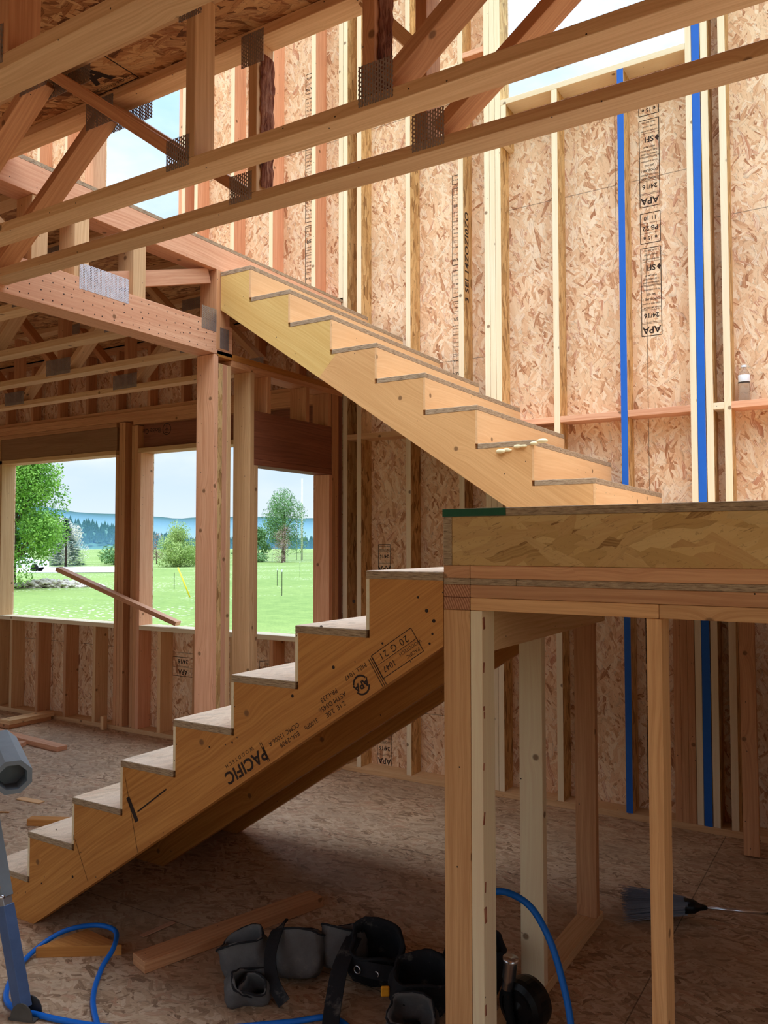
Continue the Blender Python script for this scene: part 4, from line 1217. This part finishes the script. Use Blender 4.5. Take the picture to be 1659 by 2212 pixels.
def mount_h(a):
    # target skyline, degrees of azimuth -> height (m) at 3000 m
    pts = [(28, 95), (33, 100), (38, 105), (41, 110), (44, 106), (46, 102), (48, 108), (50, 115), (52.3, 119), (54.5, 138), (57, 168), (62, 190), (80, 180)]
    for (x0, y0), (x1, y1) in zip(pts, pts[1:]):
        if x0 <= a <= x1: t = (a - x0) / (x1 - x0); t = t * t * (3 - 2 * t); return y0 + (y1 - y0) * t + 1.0 * sin(a * 2.3) + .5 * sin(a * 7)
    return pts[0][1] if a < 28 else pts[-1][1]


fr = lambda a: max(6, min(40, 9 + (a - 46) * 2.6))
M['mountain'] = plain('mountain', srgb(52, 84, 80), .95, noise=.1, scale=.004)
ridge('mountain_range', 3000, mount_h, 10, 85, 'mountain', 500, label='blue hazy mountain range along the horizon', cat='mountain')
hm_ = bpy.data.materials.new('valley_haze'); hm_.use_nodes = True; hn = hm_.node_tree; hn.nodes.clear()
vs_ = hn.nodes.new('ShaderNodeVolumeScatter'); vs_.inputs['Color'].default_value = (.24, .58, 1, 1); vs_.inputs['Density'].default_value = .006
ho = hn.nodes.new('ShaderNodeOutputMaterial'); hn.links.new(vs_.outputs[0], ho.inputs['Volume']); M['haze'] = hm_
ridge('valley_haze', 1950, lambda a: mount_h(a) * .648, 8, 87, 'haze', 420, label='pale blue haze hanging in the valley before the mountains', cat='haze', kind='stuff')
hm2 = hm_.copy(); hm2.name = 'forest_haze'; hm2.node_tree.nodes['Volume Scatter'].inputs['Density'].default_value = .006; M['haze_thin'] = hm2
ridge('forest_haze', 505, lambda a: 5 + fr(a) * .72, 10, 82, 'haze_thin', 50, label='thin bluish haze lying before the forested ridge', cat='haze', kind='stuff')
M['forest'] = leaf('forest', srgb(44, 88, 74), srgb(78, 122, 96))
fh = lambda a: max(3, 6 + 26 * max(0, min(1, (a - 44.5) / 12)) ** 1.0)


def cone_tree(bm, x, y, z, h, r, mi=0, tiers=5):
    for k in range(tiers):
        zb = z + h * (.08 + .86 * k / tiers); rr = r * (1 - k / tiers) * random.uniform(.85, 1.1); hh = h * .34
        ring = []
        n = 7
        for j in range(n * 2):
            a = pi * j / n + k; q = rr * (1 if j % 2 else .6)
            ring.append(bm.verts.new((x + q * cos(a), y + q * sin(a), zb - (.04 * h if j % 2 else 0))))
        t = bm.verts.new((x, y, min(z + h, zb + hh)))
        for j in range(n * 2): bm.faces.new((ring[j], ring[(j + 1) % (n * 2)], t)).material_index = mi


ridge('forest_ridge', 700, lambda a: fr(a) * .8, 12, 80, 'forest', 130, label='low forested ridge below the mountains', cat='hill')
bm = bmesh.new()
for k in range(1500):
    a = random.uniform(34, 63); rr = random.uniform(600, 712); an = radians(a)
    t = (rr - 570) / 130; zz = fr(a) * .8 * max(0, min(1, t)) - 1.5
    cone_tree(bm, -sin(an) * rr, cos(an) * rr, zz, random.uniform(4, 8.5), random.uniform(2.0, 3.2), tiers=4)
o = link('conifer_forest', bm, 'leaf_conifer', None, (0, 0, GZ)); tag(o, 'dense dark conifers covering the low ridge under the mountains', 'forest', None, 'stuff')


def crown_bm(clusters, nleaf, size, seed=0):
    rg = random.Random(seed); bm = bmesh.new()
    for (cx, cy, cz, rx, ry, rz) in clusters:
        for k in range(nleaf):
            while True:
                p = Vector((rg.uniform(-1, 1), rg.uniform(-1, 1), rg.uniform(-1, 1)))
                if .35 < p.length < 1 or (p.length < .35 and rg.random() < .3): break
            c = Vector((cx + p.x * rx, cy + p.y * ry, cz + p.z * rz))
            n = Vector((rg.gauss(0, 1), rg.gauss(0, 1), rg.gauss(0, 1) + .6)).normalized(); u = n.orthogonal().normalized(); w = n.cross(u)
            s = size * rg.uniform(.6, 1.3); a = rg.uniform(0, 6); u, w = u * cos(a) + w * sin(a), w * cos(a) - u * sin(a)
            bm.faces.new([bm.verts.new(c + u * s), bm.verts.new(c + w * s * .5), bm.verts.new(c - u * s), bm.verts.new(c - w * s * .5)])
    return bm


def tree(name, x, y, h, w, lm, label, ncl=16, nleaf=260, leafs=.12, seed=1, low=.15, trunk_r=.14, cat='tree', branches=9, tall=1.0):
    rg = random.Random(seed); t = empty(name, (x, y, GZ), label, cat)
    cl = []
    for k in range(ncl):
        f = rg.uniform(low, 1); a = rg.uniform(0, 2 * pi); prof = sin(pi * min(.98, (f - low) / (1 - low) * .8 + .16)) ** .8
        r = w / 2 * prof * rg.uniform(.2, .75); q = w * rg.uniform(.16, .24)
        cl.append((r * cos(a), r * sin(a), h * f * .93, q, q, q * tall))
    link('foliage', crown_bm(cl, nleaf, leafs, seed), lm, t, (x, y, GZ))
    bm = bmesh.new(); tube_bm(bm, [(0, 0, -.1), (.05 * h / 6, 0, h * .3), (0, .05, h * .62), (0, 0, h * .9)], [trunk_r, trunk_r * .7, trunk_r * .4, .02], 8)
    for c_ in cl[:branches]:
        z0 = max(h * .12, c_[2] * .55); tube_bm(bm, [(0, 0, z0), (c_[0] * .6, c_[1] * .6, z0 + (c_[2] - z0) * .55), (c_[0], c_[1], c_[2])], [trunk_r * .4, trunk_r * .25, .015], 5)
    link('trunk', bm, 'trunk', t, (x, y, GZ))
    return t


tree('leafy_tree', -36.6, 24.5, 8.4, 5.2, 'leaf_spring', 'bright green leafy tree at the left edge of the first window', 46, 900, .075, 3, .10, .16)
tree('blossom_tree', -78.6, 58.4, 5.0, 6.0, 'blossom', 'white blossoming tree beside the blue-grey spruce', 20, 700, .075, 5, .12, .12)
sp_ = empty('spruce_tree', (-70.4, 53.0, GZ), 'blue-grey spruce tree standing across the gravel drive', 'tree')
bm = bmesh.new(); rg = random.Random(4)
for k in range(2600):
    f = rg.random() ** 1.3; rr = (1 - f) * 2.0 * rg.uniform(.35, 1); a = rg.uniform(0, 2 * pi); c0 = Vector((rr * cos(a), rr * sin(a), .15 + f * 4.8))
    d = Vector((cos(a), sin(a), .12)); s_ = Vector((-sin(a), cos(a), 0)); L0 = rg.uniform(.12, .3)
    bm.faces.new([bm.verts.new(c0 - d * L0), bm.verts.new(c0 + s_ * .07), bm.verts.new(c0 + d * L0 - Vector((0, 0, .05))), bm.verts.new(c0 - s_ * .07)])
link('foliage', bm, 'leaf_spruce', sp_, (-70.4, 53.0, GZ))
bm = bmesh.new(); tube_bm(bm, [(0, 0, -.1), (0, 0, 4.3)], [.14, .02], 8); link('trunk', bm, 'trunk', sp_, (-70.4, 53.0, GZ))
tree('round_bush', -60.5, 59.0, 4.0, 5.2, 'leaf_bush', 'round yellow-green bush tree in the second window', 22, 900, .07, 8, .08, .12)
tree('bare_shrub', -72, 66.5, 3.4, 2.8, 'twig', 'thin bare reddish shrub in front of the forest in the first window', 8, 120, .08, 11, .2, .06)
tree('leafy_tree', -66.3, 83, 8.9, 7.6, 'leaf_dark', 'tall airy tree in the right-hand window behind the fence', 22, 600, .10, 13, .30, .2)
tree('leafy_tree', -71.5, 84, 4.2, 4.0, 'leaf_dark', 'low green tree at the left side of the right-hand window', 12, 260, .14, 15, .05, .1)
tree('bare_shrub', -63.6, 79.2, 4.6, 3.6, 'twig', 'grey leafless bush before the tall tree in the right-hand window', 12, 150, .07, 17, .1, .08)
tree('leafy_tree', -62, 92, 5.0, 5.0, 'leaf_dark', 'dark leafy tree behind the utility pole at the right edge of the window', 12, 260, .16, 19, .05, .12)
for i, (x, y, w_) in enumerate(((-74, 62, 5), (-71, 71.5, 6), (-69.5, 80, 6), (-80, 69, 7), (-60, 96, 8))):
    tree('green_shrub', x, y, 1.9, w_, 'leaf_bush' if i % 2 else 'leaf_dark',
         ('low shrub just right of the spruce', 'low hedge of shrubs in front of the forest in the first window', 'low shrubs to the left of the round bush tree', 'green shrubs at the forest foot beyond the bare shrub', 'green shrubs along the fence in the right-hand window')[i], 10, 200, .14, 30 + i, .05, .05, cat='shrub', tall=.5)

# rocks
bm = bmesh.new(); rg = random.Random(9)
for k in range(420):
    t = rg.uniform(-1, 1); x = -36.0 + t * 1.35 + rg.uniform(-.3, .3); y = 26.1 + t * 1.9 + rg.uniform(-.6, .6); s_ = rg.uniform(.06, .2)
    bmesh.ops.create_icosphere(bm, subdivisions=1, radius=s_, matrix=Matrix.Translation((x, y, rg.uniform(0, .42) * (1 - abs(t)))) @ Matrix.Diagonal((1.3, rg.uniform(.7, 1.2), .6, 1)))
tag(link('rock_pile', bm, 'stone', None, (0, 0, GZ)), 'low pale pile of rocks and brush in the grass outside the first window', 'rock pile', None, 'stuff')

# truck
tk = empty('pickup_truck', (-61.2, 41.6, GZ), 'white truck parked on the gravel drive behind the leafy tree', 'truck')
ta = math.atan2(.62, .78)
def trot(o): o.rotation_mode = 'XYZ'
base = Vector((-61.2, 41.6, GZ)); tx = Vector((cos(ta), sin(ta), 0)); ty = Vector((-sin(ta), cos(ta), 0)); q = Quaternion((0, 0, 1), ta)
def tpart(name, pr, w, m, off=0):
    bm = bmesh.new(); A = [bm.verts.new((x, -w / 2, z_)) for x, z_ in pr]; B = [bm.verts.new((x, w / 2, z_)) for x, z_ in pr]
    bm.faces.new(A); bm.faces.new(B[::-1]); n = len(pr)
    for i in range(n): bm.faces.new((A[i], B[i], B[(i + 1) % n], A[(i + 1) % n]))
    bmesh.ops.recalc_face_normals(bm, faces=bm.faces); bmesh.ops.bevel(bm, geom=list(bm.edges), offset=.03, segments=2, affect='EDGES')
    return link(name, bm, m, tk, base, q)
tpart('body', [(-2.8, .5), (-2.8, 1.05), (-.8, 1.1), (.9, 1.15), (2.3, 1.05), (2.5, .9), (2.5, .45), (2.1, .4), (-2.6, .4)], 1.8, 'white_paint')
tpart('cab', [(-.9, 1.1), (-.6, 1.75), (.5, 1.75), (1.05, 1.12)], 1.65, 'white_paint')
tpart('side_window', [(-.65, 1.15), (-.45, 1.65), (.4, 1.65), (.8, 1.15)], 1.70, 'glass_dark')
for xx in (-1.8, 1.65):
    for yy in (-.85, .85):
        bm = lathe_bm([(0, -.1), (.3, -.1), (.37, -.06), (.37, .06), (.3, .1), (0, .1)], 20); bmesh.ops.rotate(bm, verts=bm.verts, matrix=Matrix.Rotation(pi / 2, 3, 'X'))
        link('wheel', bm, 'black_rubber', tk, base + tx * xx + ty * yy + Vector((0, 0, .37)), q, smooth=True)

tk.scale = (.86, .86, .86)
# pole, fence, stakes, yellow marker
up_ = empty('utility_pole', (-72.5, 94.9, GZ), 'tall wooden utility pole behind the field, seen in the right-hand window', 'pole')
bm = bmesh.new(); tube_bm(bm, [(0, 0, 0), (0, 0, 12)], [.16, .11], 10); link('pole', bm, 'gravel', up_, (-72.5, 94.9, GZ), smooth=True)
bm = bmesh.new(); tube_bm(bm, [(0, 0, -.35), (0, 0, .35)], .2, 10); link('transformer', bm, 'steel', up_, (-72.9, 94.6, 7.2), smooth=True)
bm = bmesh.new(); tube_bm(bm, [(0, 0, 0), (.05, 0, 6.0)], .05, 6); link('guy_guard', bm, 'steel', up_, (-73.1, 94.4, GZ), smooth=True)
fe = empty('wire_fence', (-66, 80, GZ), 'grey wire fence with metal posts at the edge of the field, in the right-hand window', 'fence')
P0, P1 = Vector((-70.5, 76.5, GZ)), Vector((-61.5, 90, GZ))
for k in range(9):
    p = P0.lerp(P1, k / 8); bm = bmesh.new(); tube_bm(bm, [(0, 0, 0), (0, 0, 1.35)], .04, 6); link('post', bm, 'steel', fe, p)
bm = bmesh.new()
for k in range(8): tube_bm(bm, [P0 + Vector((0, 0, .15 + k * .16)), P1 + Vector((0, 0, .15 + k * .16))], .010, 4)
for k in range(120): p = P0.lerp(P1, k / 120); tube_bm(bm, [p + Vector((0, 0, .1)), p + Vector((0, 0, 1.3))], .008, 3)
link('mesh', bm, 'steel', fe, (0, 0, 0))
ST = [((-21.6, 26.9), 1.05, 'thin dark stake in the field, tallest one with a white tip, in the right-hand window', True), ((-26.7, 30.4), .85, 'leftmost thin bare stake in the right-hand window', False),
      ((-27.3, 33.6), .85, 'thin white-tipped stake in the middle of the right-hand window', True), ((-33.0, 43.0), 1.0, 'far thin stake with white tip near the centre of the right-hand window', True),
      ((-22.6, 19.8), .9, 'thin stake in the grass beyond the leaning board', False), ((-29.5, 28.4), .8, 'thin dark stake left of the yellow marker', False)]
for (x, y), h, lab, tipw in ST:
    s_ = empty('survey_stake', (x, y, GZ), lab, 'stake', 'survey stakes in the field')
    bm = bmesh.new(); tube_bm(bm, [(0, 0, 0), (0, 0, h)], .014, 6); link('rod', bm, 'black_plastic', s_, (x, y, GZ))
    if tipw: bm = bmesh.new(); tube_bm(bm, [(0, 0, h * .96), (0, 0, h * 1.06)], .022, 6); link('tip', bm, 'white_paint', s_, (x, y, GZ))
bm = bmesh.new(); tube_bm(bm, [(0, 0, 0), (-.52, -.18, 1.22)], .03, 8)
tag(link('marker_pole', bm, 'yellow', None, (-24.27, 24.24, GZ), smooth=True), 'leaning yellow marker pole in the grass of the second window', 'marker')
